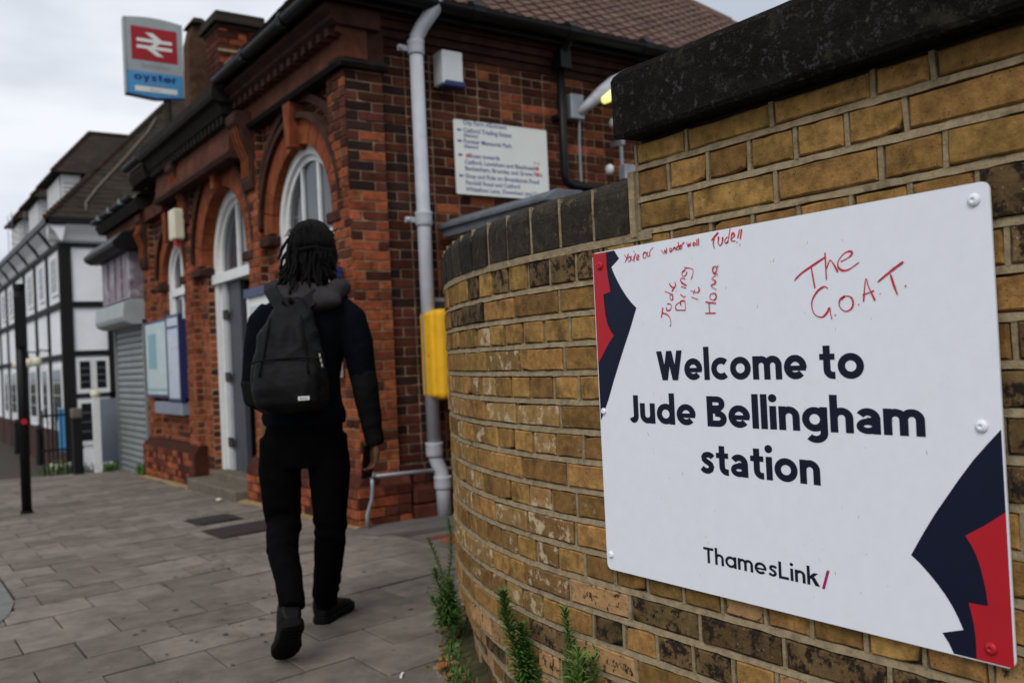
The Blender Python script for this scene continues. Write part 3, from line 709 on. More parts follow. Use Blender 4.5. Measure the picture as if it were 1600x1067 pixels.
redR = [(.9655, .2445), (.9488, .2325), (.9315, .2200), (.8988, .1995), (.9075, .186), (.915, .1707), (.9205, .153), (.9245, .1341), (.928, .113), (.9297, .0919), (.8983, .0912), (.9015, .076), (.9045, .0594), (.9063, .043), (.9069, .0274), (.9063, .002), (.9655, .002)]
shape('navy_flash', navyL, 'navy', .0004); shape('red_flash', redL, 'red_print', .0008)
shape('navy_flash', navyR, 'navy', .0004); shape('red_flash', redR, 'red_print', .0008)
def sign_text(name, word, T, track, x0, y0, w, h, m='ink', **k):
    line = bpy.data.objects.new(name, None); COL.objects.link(line); line.parent = sign; line.empty_display_size = .05
    for t in text_mb(word, T, track, x0, y0, w, h, split=True, **k):
        place(t, Vector(SO)+Vector(SN)*.0005, SX, SY, SN); link('letter', t.mesh('letter', m), line)
sign_text('lettering', 'Welcome to', .205, .066, .2067, .4545, .524, .0650)
sign_text('lettering', 'Jude Bellingham', .205, .066, .1038, .3565, .7363, .0640, gap=.34)
sign_text('lettering', 'station', .205, .066, .3247, .2560, .302, .0640)
sign_text('small_lettering', 'ThamesLink', .158, .085, .3205, .0655, .292, .0330, single_a=True)
t = text_mb('/', .14, .0, .6170, .0635, .024, .0340); place(t, Vector(SO)+Vector(SN)*.0005, SX, SY, SN); link('slash_mark', t.mesh('slash_mark', 'magenta'), sign)
def pen(name, strokes, r=.0013, m='marker', z=.0009):
    mb = MB(); q = random.Random(4)
    for j, st in enumerate(strokes):
        pts = [Vector((x, y)) for x, y in st]
        if len(pts) > 2:           # smooth the hand's curve
            sm = []
            P = [pts[0]]+pts+[pts[-1]]
            for i in range(1, len(P)-2):
                for k in range(4):
                    t = k/4; a, b, c, d = P[i-1], P[i], P[i+1], P[i+2]
                    sm.append(.5*((2*b)+(c-a)*t+(2*a-5*b+4*c-d)*t*t+(3*b-a-3*c+d)*t**3))
            pts = sm+[pts[-1]]
        rb = ribbon([tuple(p) for p in pts], 1, False); n = len(rb)
        vs = []
        for i, (a, b) in enumerate(rb):
            c = (a+b)/2; w = r*(.80+.42*math.sin(i*.37+j)+q.uniform(-.18, .18))*(.8 if i in (0, n-1) else 1); w = max(w, r*.55)
            d = (a-b).normalized(); vs += [(c.x+d.x*w, c.y+d.y*w, z+j*.00004), (c.x-d.x*w, c.y-d.y*w, z+j*.00004)]
        mb.add(vs, [(2*i, 2*i+1, 2*i+3, 2*i+2) for i in range(n-1)])
    place(mb, SO, SX, SY, SN); me = mb.mesh(name, m); return link(name, me, sign)
HANDWRITING=[
('you_are_our_wonderwall', [[(0.1181, 0.7482), (0.1238, 0.7392)], [(0.1322, 0.7489), (0.1251, 0.7378), (0.1184, 0.7286)], [(0.1352, 0.7419), (0.1296, 0.7373), (0.1309, 0.7305), (0.1373, 0.7317), (0.1391, 0.7381), (0.1352, 0.7419)], [(0.1416, 0.743), (0.1416, 0.7336), (0.1477, 0.7324), (0.1503, 0.7401)], [(0.1499, 0.7534), (0.1531, 0.7492)], [(0.15, 0.7267), (0.1512, 0.7337), (0.1523, 0.7394), (0.1577, 0.7463)], [(0.1582, 0.7352), (0.1669, 0.7377), (0.1652, 0.7419), (0.1606, 0.7403), (0.1586, 0.7316), (0.1672, 0.7318)], [(0.1875, 0.7462), (0.1814, 0.7411), (0.1818, 0.7325), (0.1892, 0.7335), (0.1918, 0.7413), (0.1875, 0.7462)], [(0.1954, 0.7448), (0.1953, 0.7349), (0.201, 0.7356), (0.2033, 0.7438)], [(0.2026, 0.734), (0.204, 0.7454), (0.2144, 0.7528)], [(0.2401, 0.7439), (0.2481, 0.735), (0.2508, 0.7426), (0.2544, 0.7349), (0.2572, 0.7468)], [(0.2684, 0.745), (0.2653, 0.7408), (0.2688, 0.737), (0.2731, 0.741), (0.2684, 0.745)], [(0.276, 0.7373), (0.2771, 0.7445)], [(0.2769, 0.7417), (0.2827, 0.7443), (0.2841, 0.7374)], [(0.2933, 0.7463), (0.2872, 0.7426), (0.289, 0.7377), (0.2954, 0.7405)], [(0.2926, 0.7542), (0.2967, 0.7381)], [(0.297, 0.7421), (0.3024, 0.7445), (0.3004, 0.7476), (0.2971, 0.7436), (0.2989, 0.7389), (0.3026, 0.7396)], [(0.3041, 0.7387), (0.3045, 0.7486), (0.3114, 0.7517)], [(0.3183, 0.7508), (0.3221, 0.7416), (0.3255, 0.7466), (0.3281, 0.7417), (0.3296, 0.7498)], [(0.3411, 0.749), (0.3367, 0.7452), (0.339, 0.7405), (0.3433, 0.7465), (0.3446, 0.7402)], [(0.3479, 0.7535), (0.3478, 0.74)], [(0.3526, 0.7546), (0.3525, 0.7403)]] ),
('jude_exclaimed', [[(0.388, 0.745), (0.3975, 0.7523), (0.4084, 0.7597)], [(0.3977, 0.7544), (0.3941, 0.7442), (0.3927, 0.7358), (0.3959, 0.728)], [(0.4086, 0.7508), (0.4064, 0.7383), (0.4115, 0.732), (0.4175, 0.738), (0.4193, 0.7487)], [(0.4318, 0.7476), (0.4248, 0.7412), (0.4268, 0.7342), (0.434, 0.739)], [(0.4405, 0.7638), (0.4318, 0.734)], [(0.4409, 0.7412), (0.4508, 0.7472), (0.4471, 0.7529), (0.4422, 0.7473), (0.4421, 0.7379), (0.4527, 0.7363)], [(0.4649, 0.7583), (0.4589, 0.7409)], [(0.456, 0.733), (0.4573, 0.7322)], [(0.4701, 0.7579), (0.4654, 0.7379)], [(0.463, 0.7267), (0.4643, 0.7257)]] ),
('jude_bring_it_home', [[(0.229, 0.5932), (0.2324, 0.6048), (0.2358, 0.6164)], [(0.2318, 0.6044), (0.248, 0.5997), (0.2568, 0.5897), (0.2578, 0.5772), (0.2541, 0.5734)], [(0.2497, 0.6236), (0.2606, 0.6214), (0.2624, 0.6152), (0.2566, 0.6089), (0.2481, 0.6094), (0.2467, 0.6163)], [(0.2668, 0.6429), (0.2597, 0.6401), (0.2613, 0.6317), (0.2676, 0.6321), (0.2668, 0.6429)], [(0.2438, 0.6516), (0.2561, 0.6472), (0.2687, 0.6423)], [(0.2766, 0.6708), (0.2781, 0.6621), (0.2714, 0.6549), (0.2657, 0.6493)], [(0.2592, 0.6679), (0.2649, 0.6606), (0.2746, 0.6562)], [(0.2768, 0.6075), (0.3042, 0.6056)], [(0.2768, 0.6075), (0.2756, 0.6176), (0.2872, 0.6234), (0.2916, 0.6164), (0.291, 0.6254), (0.3026, 0.6256), (0.3043, 0.6155), (0.3036, 0.6056)], [(0.2915, 0.6409), (0.3031, 0.6333)], [(0.3001, 0.634), (0.3078, 0.6356)], [(0.2798, 0.6501), (0.2812, 0.6489)], [(0.2942, 0.658), (0.3094, 0.6531)], [(0.3121, 0.6581), (0.2987, 0.6651), (0.2943, 0.6728), (0.2982, 0.6758), (0.3089, 0.6726)], [(0.3103, 0.6923), (0.3003, 0.6884), (0.3009, 0.6795), (0.3107, 0.6812), (0.3142, 0.6879)], [(0.3076, 0.697), (0.3307, 0.6923), (0.3311, 0.6813), (0.3256, 0.6705)], [(0.3233, 0.6328), (0.3429, 0.6258)], [(0.3227, 0.646), (0.341, 0.6407), (0.3474, 0.6449), (0.3456, 0.6527)], [(0.3347, 0.6482), (0.3304, 0.6377)], [(0.3612, 0.5952), (0.3904, 0.5939)], [(0.3735, 0.5951), (0.3728, 0.6181)], [(0.3637, 0.6188), (0.3929, 0.6138)], [(0.3796, 0.6347), (0.3763, 0.627), (0.3849, 0.6208), (0.3937, 0.6256), (0.3915, 0.6347), (0.3796, 0.6347)], [(0.3959, 0.6418), (0.3808, 0.6517), (0.3909, 0.655), (0.3944, 0.66), (0.3846, 0.6663), (0.3963, 0.6716)], [(0.4015, 0.6738), (0.3915, 0.6763), (0.3882, 0.6852), (0.3934, 0.691), (0.4007, 0.6881), (0.3983, 0.6805), (0.3924, 0.6762)], [(0.4044, 0.6926), (0.3978, 0.6852)]] ),
('the_goat', [[(0.5916, 0.6419), (0.6097, 0.6552), (0.6621, 0.6787)], [(0.6306, 0.6665), (0.6367, 0.6238)], [(0.6626, 0.687), (0.6626, 0.6371)], [(0.6638, 0.6569), (0.6721, 0.6719), (0.6789, 0.6652), (0.6878, 0.6485)], [(0.6946, 0.6668), (0.7079, 0.6711), (0.7179, 0.6771), (0.7171, 0.6827), (0.7048, 0.6819), (0.691, 0.6704), (0.6885, 0.6592), (0.6962, 0.6512), (0.7104, 0.651), (0.7322, 0.6616)], [(0.665, 0.6203), (0.6576, 0.625), (0.6414, 0.6174), (0.6283, 0.5983), (0.6321, 0.5768), (0.6482, 0.5691), (0.6604, 0.5769), (0.666, 0.5855), (0.6679, 0.5738), (0.67, 0.5637)], [(0.6761, 0.57), (0.6789, 0.5718)], [(0.7001, 0.6042), (0.6892, 0.5986), (0.6877, 0.5862), (0.6984, 0.5767), (0.7116, 0.5806), (0.716, 0.5916), (0.7111, 0.6017), (0.7, 0.6036), (0.693, 0.5976)], [(0.7259, 0.5867), (0.728, 0.5866)], [(0.737, 0.591), (0.7437, 0.631), (0.7488, 0.6155), (0.7597, 0.5915)], [(0.7355, 0.6033), (0.7475, 0.6058), (0.759, 0.6089)], [(0.7691, 0.6024), (0.7712, 0.6022)], [(0.7668, 0.6231), (0.7912, 0.6388), (0.8172, 0.653)], [(0.7916, 0.635), (0.7967, 0.6165), (0.803, 0.598)], [(0.8174, 0.6116), (0.82, 0.6113)]] ),
]

for nm, st in HANDWRITING:
    pen('handwriting', st, {'the_goat': .0017, 'jude_bring_it_home': .00145, 'jude_exclaimed': .0019}.get(nm, .0014))
for (x, y, m) in ((.0297, .7313, 'red_print'), (.9428, .737, 'sign_white'), (.0175, .3809, 'sign_white'), (.0185, .0358, 'sign_white'), (.9354, .3777, 'sign_white'), (.9308, .0249, 'red_print')):
    k_ = .78 if x < .02 else 1
    b = MB(); b.loft([(0, x, y, .0105, .0105), (.002, x, y, .0105, .0105), (.0045, x, y, .0085, .0085), (.0062, x, y, .005, .005), (.0062, x, y, .0032, .0032), (.0052, x, y, .003, .003)], 18)
    b.v = [(x+(p[0]-x)*k_, y+(p[1]-y)*k_, p[2]) for p in b.v]
    place(b, SO, SX, SY, SN); b.build('fixing_bolt', m, sign, smooth=True)
q = random.Random(9); sc = MB()
for x, y in ((.20, .19), (.23, .17), (.27, .25), (.30, .24), (.055, .22), (.07, .21), (.33, .12), (.52, .20), (.60, .40), (.62, .395), (.75, .56), (.80, .40), (.34, .08), (.45, .21), (.13, .30), (.15, .14), (.67, .22), (.84, .33), (.50, .60), (.12, .06), (.40, .67), (.7, .07), (.58, .14))+tuple((q.uniform(.15, .93), q.uniform(.03, .74)) for _ in range(55)):
    if x > .79+.2*y or x < .16: continue
    a = q.uniform(1.2, 2.2); l = q.uniform(.001, .008)*q.uniform(.4, 1); w = q.uniform(.0002, .0007)
    d = Vector((math.cos(a), math.sin(a)))*l; e = Vector((-math.sin(a), math.cos(a)))*w
    sc.add([(x+d.x, y+d.y, .0004), (x+e.x, y+e.y, .0004), (x-d.x, y-d.y, .0004), (x-e.x, y-e.y, .0004)], [(0, 1, 2, 3)])
place(sc, SO, SX, SY, SN); me = sc.mesh('scuff_marks', 'scuff'); link('scuff_marks', me, sign, 'stuff')
# ================================================================ STATION
st = thing('station_building', 'old red brick station with arched windows, terracotta arches and a black stained cornice', 'building')
rg = random.Random(31)
XF, XM, YF = 2.87, 2.95, 6.10          # pier face, recessed face, side wall pier face
YS_ = 6.16                             # recessed side wall
FX, FY = Vector((-1, 0, 0)), Vector((0, -1, 0))
bc = []                                # brick candidates
def field(axis, face, a0, a1, z0, z1, keep=None, mats=None, phase=0, vis=True, gap=.010):
    """brickwork on a plane; axis 'x' faces the street (a = Y), axis 'y' faces the camera (a = X)"""
    n = FX if axis == 'x' else FY
    k0 = math.floor((z0+.2)/.0742); k1 = math.ceil((z1+.2)/.0742)
    for k in range(k0, k1+1):
        zb = -.2+k*.0742; zt = zb+.0742
        lo, hi = max(zb, z0), min(zt, z1)
        if hi-lo < .03: continue
        hd = (k+phase) % 2 == 0; a = a0; first = True
        while a < a1-.02:
            w = .1115 if hd else .223
            if first and not hd and (phase % 2 or True): w = .167 if hd else .223
            b = min(a+w, a1)
            if a1-b < .035: b = a1
            zc, ac = (lo+hi)/2, (a+b)/2
            if keep is None or keep(ac, zc, b-a):
                P = Vector((face, ac, zc)) if axis == 'x' else Vector((ac, face, zc))
                m = mats(ac, zc, hd, k) if mats else 'red_brick'
                ok = vis and not (axis == 'y' and proj(P)[0] > 693 and zc < 2.5-.0*ac)
                bc.append((P+n*rg.uniform(-.002, .0025), n, round((b-a-gap)/.01)*.01, round(hi-lo-gap, 2) if hi-lo < .074 else .064, m, ok))
            a = b; first = False
def fac_mat(a, z, hd, k):
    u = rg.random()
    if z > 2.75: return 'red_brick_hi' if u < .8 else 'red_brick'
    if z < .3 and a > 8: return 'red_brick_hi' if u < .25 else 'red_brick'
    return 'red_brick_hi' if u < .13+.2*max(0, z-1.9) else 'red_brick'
ARCH = [(7.135, .645, 2.28, .20), (9.20, .73, 2.22, .24), (11.10, .46, 2.20, .18)]
def fac_keep(a, z, w):
    for c, r, zi, ring in ARCH:
        R2 = r+ring-.01
        if z < zi:
            if z > (.93 if c != 9.20 else -9) and abs(a-c) < r+w*.32: return False
        elif (a-c)**2+(z-zi)**2 < R2*R2: return False
    return True
# masonry core (mortar colour) with the arched openings left out
core = MB()
def wall_core(y0, y1, z0, z1, arches, xf, xb):
    cur = y0
    for c, r, zi, ring, zs in arches:
        core.box(xf, xb, cur, c-r, z0, z1)
        if zs > z0: core.box(xf+.001, xb, c-r, c+r, z0, zs)
        n = 20
        for i in range(n):
            a, b = c-r+2*r*i/n, c-r+2*r*(i+1)/n
            R3 = r+.03; za = zi+math.sqrt(max(R3*R3-(a-c)**2, 0)); zb = zi+math.sqrt(max(R3*R3-(b-c)**2, 0))
            core.add([(x, y, z) for x in (xf, xb) for y, z in ((a, za), (b, zb), (b, z1), (a, z1))],
                     [(3, 2, 1, 0), (4, 5, 6, 7), (0, 1, 5, 4)])
        cur = c+r
    core.box(xf, xb, cur, y1, z0, z1)
XC = XM+.009
wall_core(6.19, 12.42, -.6, 3.70, [ARCH[0]+(.95,), ARCH[1]+(-.02,), ARCH[2]+(.95,)], XC, XC+.34)
core.box(XC+.001, XC+.34, 12.42, 14.35, 1.9, 3.30); core.box(XC+.002, XC+.34, 14.15, 14.35, -.6, 1.9)
core.box(XC+.34, 8.9, YS_+.009, YS_+.35, -.6, 3.72)                # side wall
core.box(XC+.06, 3.3, YS_+.01, YS_+.34, -.6, 3.70)
core.box(8.6, 8.9, YS_+.35, 14.3, -.6, 3.72); core.box(3.3, 8.6, 14.0, 14.3, -.6, 3.3)
def pier(y0, y1, z0=-.45, z1=3.27, x=XF): core.box(x+.009, XC+.01, y0+.004, y1-.004, z0, z1)
PIERS = [(6.10, 6.42), (8.03, 8.34), (10.20, 10.52), (12.08, 12.40)]
for a, b in PIERS[1:]: pier(a, b)
core.box(XF+.009, 3.186, YF+.009, 6.416, -.3, 3.27)
core.build('masonry_core', 'st_mortar', st)
# bricks: facade
for a, b, z0, z1 in ((6.42, 6.49, -.4, 2.2), (7.78, 8.03, -.4, 2.2), (8.34, 8.47, -.4, 2.2), (9.93, 10.20, -.4, 2.2), (10.52, 10.64, -.4, 2.2), (11.56, 12.08, -.4, 2.2), (6.49, 7.78, -.4, .93), (10.64, 11.56, -.4, .93)):
    field('x', XM, a, b, z0, z1, mats=fac_mat)
for a, b in ((6.42, 8.03), (8.34, 10.20), (10.52, 12.08)):
    field('x', XM, a, b, 2.2, 3.30, keep=lambda a, z, w: all((a-c)**2+(z-zi)**2 > (r+ring-.06)**2 for c, r, zi, ring in ARCH), mats=fac_mat)
field('x', XM, 12.42, 14.34, 1.95, 3.30, mats=lambda a, z, h, k: 'red_brick_hi')
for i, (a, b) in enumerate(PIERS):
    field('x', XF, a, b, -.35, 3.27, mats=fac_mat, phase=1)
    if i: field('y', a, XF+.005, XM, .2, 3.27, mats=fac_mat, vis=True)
# corner pier seen from the camera: black headers alternate with red stretchers
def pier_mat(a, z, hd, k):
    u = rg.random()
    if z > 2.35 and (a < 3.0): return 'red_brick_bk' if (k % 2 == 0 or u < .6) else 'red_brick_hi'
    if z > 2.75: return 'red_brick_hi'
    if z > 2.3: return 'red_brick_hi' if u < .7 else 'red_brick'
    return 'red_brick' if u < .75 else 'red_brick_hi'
k = 0
z = -.15
while z < 3.25:
    cuts = [(2.87, 3.09), (3.09, 3.19)] if k % 2 == 0 else [(2.87, 2.975), (2.975, 3.19)]
    for a, b in cuts:
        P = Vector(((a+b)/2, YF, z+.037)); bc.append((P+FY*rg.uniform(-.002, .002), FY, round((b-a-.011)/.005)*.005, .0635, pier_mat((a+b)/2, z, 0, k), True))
    z += .0742; k += 1
def side_mat(a, z, hd, k):
    u = rg.random()
    if a < 3.62: return 'red_brick_bk' if u < .4 else 'red_brick_hi'
    if z < 2.55: return 'red_brick' if u < .5 else 'red_brick_hi'
    return 'red_brick_hi' if u < .84 else 'red_brick'
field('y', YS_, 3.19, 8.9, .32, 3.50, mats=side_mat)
field('y', YS_-.05, 3.19, 4.4, -.2, .32, mats=side_mat, phase=1)
# window reveals lined with brick faces (left jambs seen through the arches)
for c, r, zi, ring in ARCH:
    zz = -.0 if abs(c-9.2) < .01 else .97
    while zz < zi-.03:
        bc.append((Vector((XM+.11, c+r-.002, zz+.037)), FY, .20, .064, 'red_brick_hi' if rg.random() < .5 else 'red_brick', True)); zz += .0742
bricks_out(bc, st, 300, 'brick', .022)
# terracotta arch rings cut into voussoirs, hood mould above, keystone
for ai, (c, r, zi, ring) in enumerate(ARCH):
    nv = 13
    for i in range(nv):
        a0 = 180*i/nv+.35; a1 = 180*(i+1)/nv-.35; pts = arc(c, zi, r, r, a0, a1, 3)+arc(c, zi, r+ring, r+ring, a1, a0, 3)
        MB().prism(pts, XM-.045, XM+.22, axis=0).build('voussoir', 'terracotta', st)
    for s in (-1, 1):                       # plain jamb below the spring
        pass
    hm = MB()
    hm.prism(arc(c, zi, r+ring+.002, r+ring+.002, 4, 176, 26)+arc(c, zi, r+ring+.055, r+ring+.055, 176, 4, 26), XM-.085, XM+.01, axis=0)
    if ai < 2: hm.prism(arc(c, zi, r+ring+.13, r+ring+.13, 20, 160, 24)+arc(c, zi, r+ring+.20, r+ring+.20, 160, 20, 24), XM-.06, XM+.01, axis=0)
    hm.build('hood_mould', 'moulding', st)
    kw = .055
    ks = MB().prism([(c-kw*.75, zi+r-.03), (c+kw*.75, zi+r-.03), (c+kw*1.3, zi+r+ring+.14), (c-kw*1.3, zi+r+ring+.14)], XM-.13, XM+.04, axis=0)
    bevel(ks.build('keystone', 'terracotta', st), .006, 1)
    for s in (-1, 1):                       # impost blocks
        y = c+s*(r+ring*.5); ib = MB().box(XM-.09, XM+.15, y-ring*.62, y+ring*.62, zi-.11, zi-.02)
        bevel(ib.build('impost', 'moulding', st), .012, 1)
# terracotta spandrel panel bands and frieze
def band(name, y0, y1, prof, m='moulding', ret=None):
    """moulding along the facade, prof = [(x, z)]"""
    mb = MB().prism([(x, z) for x, z in prof], y0, y1, axis=1); return mb.build(name, m, st)
band('string_course', 6.07, 8.34, [(XF-.05, 3.27), (XF-.07, 3.30), (XF-.03, 3.34), (XM+.1, 3.34), (XM+.1, 3.27)], 'cornice')
sb = MB().prism([(YF-.05, 3.27), (YF-.07, 3.30), (YF-.03, 3.34), (YS_+.1, 3.34), (YS_+.1, 3.27)], XF-.05, 3.21, axis=0); sb.build('string_course', 'cornice', st)
band('frieze', 6.06, 8.34, [(XF-.01, 3.341), (XF-.01, 3.50), (XF-.05, 3.52), (XF-.05, 3.56), (XM+.1, 3.56), (XM+.1, 3.341)], 'frieze')
band('corbel_course', 6.02, 8.34, [(XF-.06, 3.561), (XF-.11, 3.60), (XF-.11, 3.63), (XF-.16, 3.67), (XF-.16, 3.715), (XM+.2, 3.715), (XM+.2, 3.561)], 'moulding')
for i in range(15):
    y = 6.12+i*.15; d = MB().box(XF-.10, XF-.02, y, y+.07, 3.50, 3.558); d.build('dentil', 'moulding', st)
# side wall top: dark corbelled courses
sf = MB().box(XF+.0, 3.20, YF-.01, YS_+.1, 3.341, 3.56); sf.build('frieze', 'moulding', st)
for (z0, z1, y) in ((3.50, 3.56, YS_-.02), (3.5605, 3.62, YS_-.05), (3.6205, 3.68, YS_-.085), (3.6805, 3.74, YS_-.12)):
    a = XF-.06 if z0 > 3.55 else 3.205
    MB().box(a, 8.95, y, YS_+.2, z0, z1).build('corbel_course', 'moulding', st)
# --- section B: projecting cornice over the doorway
X0 = 2.60
band('cornice_ledge', 8.33, 11.20, [(X0, 3.590), (X0-.01, 3.630), (X0, 3.720), (X0+.06, 3.760), (XM+.4, 3.760), (XM+.4, 3.570), (X0+.05, 3.570)], 'cornice')
band('cornice_bed', 8.36, 11.17, [(X0+.09, 3.470), (X0+.05, 3.568), (XM+.2, 3.568), (XM+.2, 3.470)], 'cornice')
y = 8.40
while y < 11.1: MB().box(X0+.10, XF, y, y+.065, 3.385, 3.468).build('dentil', 'cornice', st); y += .125
band('frieze', 8.40, 11.12, [(XF-.12, 3.150), (XF-.10, 3.385), (XM+.1, 3.385), (XM+.1, 3.150)], 'frieze')
band('frieze_moulding', 8.38, 11.14, [(XF-.13, 3.070), (XF-.15, 3.110), (XF-.125, 3.149), (XM+.1, 3.149), (XM+.1, 3.070)], 'moulding')
band('cornice_ledge', 11.21, 11.95, [(X0+.08, 3.42), (X0+.04, 3.52), (X0+.06, 3.60), (XM+.4, 3.60), (XM+.4, 3.42)], 'cornice')
band('cornice_ledge', 11.96, 14.45, [(X0+.15, 3.16), (X0+.10, 3.26), (X0+.12, 3.31), (XM+.4, 3.31), (XM+.4, 3.16)], 'cornice')
band('frieze', 11.2, 14.34, [(XF-.03, 3.02), (XF-.05, 3.159), (XM+.05, 3.159), (XM+.05, 3.02)], 'frieze')
# scrolled consoles carrying the cornice
def console(y0, y1, zt, xo):
    pr = [(XF+.02, zt-.72), (XF-.03, zt-.70), (XF-.05, zt-.62), (XF-.03, zt-.52), (XF-.04, zt-.40), (XF-.10, zt-.26), (xo+.05, zt-.16), (xo, zt-.10), (xo, zt-.03), (xo+.02, zt), (XF+.02, zt)]
    o = MB().prism(pr, y0, y1, axis=1).build('console', 'moulding', st); bevel(o, .008, 1)
    for yy in (y0+.05, (y0+y1)/2, y1-.05): MB().tube([(XF-.045, yy, zt-.58), (XF-.045, yy, zt-.42), (XF-.11, yy, zt-.26), (xo+.03, yy, zt-.14)], .011, 6).build('console_rib', 'terracotta', o)
console(8.06, 8.31, 3.43, 2.70); console(10.23, 10.49, 3.43, 2.70); console(12.10, 12.38, 3.14, 2.78)
# plinth: brick offset courses
def plinth(y0, y1, x, zt):
    mb = []
    field('x', x, y0, y1, -.45, zt, mats=lambda a, z, h, k: 'red_brick' if rg.random() < .6 else 'red_brick_hi', phase=1)
pb = len(bc); bc.clear()
PL = MB()
for y0, y1 in ((6.04, 8.42), (10.14, 12.46)):
    z = -.40; k = 0
    while z < .12:
        a = y0; 
        while a < y1-.03:
            w = .223 if (k % 2) else .1115; b = min(a+w, y1)
            if y1-b < .04: b = y1
            bc.append((Vector((XF-.075, (a+b)/2, z+.037)), FX, round((b-a-.01)/.01)*.01, .064, 'red_brick' if rg.random() < .55 else 'red_brick_hi', True)); a = b
        z += .0742; k += 1
    # sloping top course
    PL = MB(); PL.prism([(XF-.066, z-.01), (XF-.066, z), (XF-.0, z+.085), (XM+.02, z+.085), (XM+.02, z-.01)], y0, y1, axis=1)
    PL.box(XF-.066, XM, y0+.004, y1-.004, -.6, z-.012); PL.build('plinth_core', 'red_brick_hi', st)
z = -.40; k = 0
while z < .12:
    for a, b in ([(2.80, 3.02), (3.02, 3.13), (3.13, 3.24)] if k % 2 else [(2.80, 2.91), (2.91, 3.13), (3.13, 3.24)]):
        bc.append((Vector(((a+b)/2, 6.025, z+.037)), FY, round((b-a-.01)/.01)*.01, .064, 'red_brick' if rg.random() < .4 else 'red_brick_hi', True))
    z += .0742; k += 1
PL = MB(); PL.box(2.806, 3.235, 6.034, 6.2, -.6, z-.013)
PL.prism([(6.03, z-.01), (6.03, z), (YF, z+.085), (YF+.05, z+.085), (YF+.05, z-.01)], 2.80, 3.24, axis=0)
PL.build('plinth_core', 'red_brick_hi', st)
bricks_out(bc, st, 120, 'plinth_brick', .02, 'plinth_brickwork')
# worn stone kerb and pipework beside the corner
sp = MB(); rr = random.Random(3)
for x0, x1, z0, z1, y in ((3.25, 3.52, -.12, .02, 6.00), (3.26, 3.5, .025, .15, 6.02), (3.54, 3.85, -.12, .06, 6.0), (3.55, 3.8, .065, .19, 6.03), (3.87, 4.3, -.12, .18, 6.02)):
    o = MB().box(x0, x1, y, 6.2, z0, z1).build('base_stone', 'red_brick_hi', st); bevel(o, .018, 2)
# entrance step
o = MB().box(2.70, 3.28, 8.50, 10.10, -.4, -.045).build('entrance_step', 'step', st); bevel(o, .012, 1)
o = MB().box(2.90, 3.40, 8.47, 9.93, -.05, .03).build('threshold', 'step', st); bevel(o, .008, 1)

# ---- windows and door
def arch_frame(parent, name, c, r, zi, zs, x, d, th, m='white_paint'):
    """ring and jambs of one timber frame, front face at x, depth d, width th"""
    outer = [(c+r, zs)]+arc(c, zi, r, r, 0, 180, 24)+[(c-r, zs)]
    inner = [(c-r+th, zs)]+arc(c, zi, r-th, r-th, 180, 0, 24)+[(c+r-th, zs)]
    mb = MB(); n = len(outer); vs = []
    for xx in (x, x+d): vs += [(xx, y, z) for y, z in outer]+[(xx, y, z) for y, z in inner[::-1]]
    fs = []
    for i in range(n-1):
        fs += [(i, i+1, n+i+1, n+i), (2*n+i, 3*n+i, 3*n+i+1, 2*n+i+1), (i, 2*n+i, 2*n+i+1, i+1), (n+i, n+i+1, 3*n+i+1, 3*n+i)]
    fs += [(0, n, 3*n, 2*n), (n-1, 3*n-1, 4*n-1, 2*n-1)]
    return mb.add(vs, fs).build(name, m, parent)
def half_pane(c, r, zi, zb, x, y0, y1):
    """glass between y0 and y1 under the arch"""
    n = 10; top = [(y0+(y1-y0)*i/n, zi+math.sqrt(max(r*r-(y0+(y1-y0)*i/n-c)**2, 0))) for i in range(n+1)]
    return MB().prism([(y0, zb)]+top+[(y1, zb)], x, x+.006, axis=0)
for ai in (0, 2):
    c, r, zi, ring = ARCH[ai]; x = XM+.025; zs = .97
    f = arch_frame(st, 'window', c, r, zi, zs, x, .10, .075)
    f2 = arch_frame(f, 'window_frame', c, r-.076, zi, zs+.05, x+.03, .06, .05)
    tr = MB().box(x+.01, x+.09, c-r+.07, c+r-.07, zi-.19, zi-.10).build('transom', 'white_paint', f)
    MB().box(x-.08, x+.12, c-r-.03, c+r+.03, zs-.06, zs).build('sill', 'step', f)
    rr_ = r-.125; bars = [c-rr_*.33, c+rr_*.33] if ai == 0 else [c]
    for y in bars:
        MB().box(x+.03, x+.075, y-.018, y+.018, zs+.05, zi+math.sqrt(rr_*rr_-(y-c)**2)).build('glazing_bar', 'white_paint', f)
    edges = [c-rr_]+bars+[c+rr_]
    for a, b in zip(edges[:-1], edges[1:]):
        half_pane(c, rr_+.01, zi, zi-.10, x+.05, a, b).build('pane', 'glass', f)
        MB().box(x+.05, x+.056, a, b, zs+.05, zi-.19).build('pane', 'glass', f)
c, r, zi, ring = ARCH[1]; x = XM+.085
f = arch_frame(st, 'doorway', c, r, zi, .03, x, .16, .10)
arch_frame(f, 'door_frame', c, r-.101, zi, .03, x+.04, .10, .045)
MB().box(x-.03, x+.17, c-r+.0, c+r-.0, 2.02, 2.12).build('transom', 'white_paint', f)
rr_ = r-.146
for a, b in ((c-rr_, c+.02), (c+.06, c+rr_)): half_pane(c, rr_+.01, zi, 2.12, x+.07, a, b).build('pane', 'glass', f)
MB().box(x+.04, x+.10, c+.02, c+.06, 2.12, zi+rr_).build('glazing_bar', 'white_paint', f)
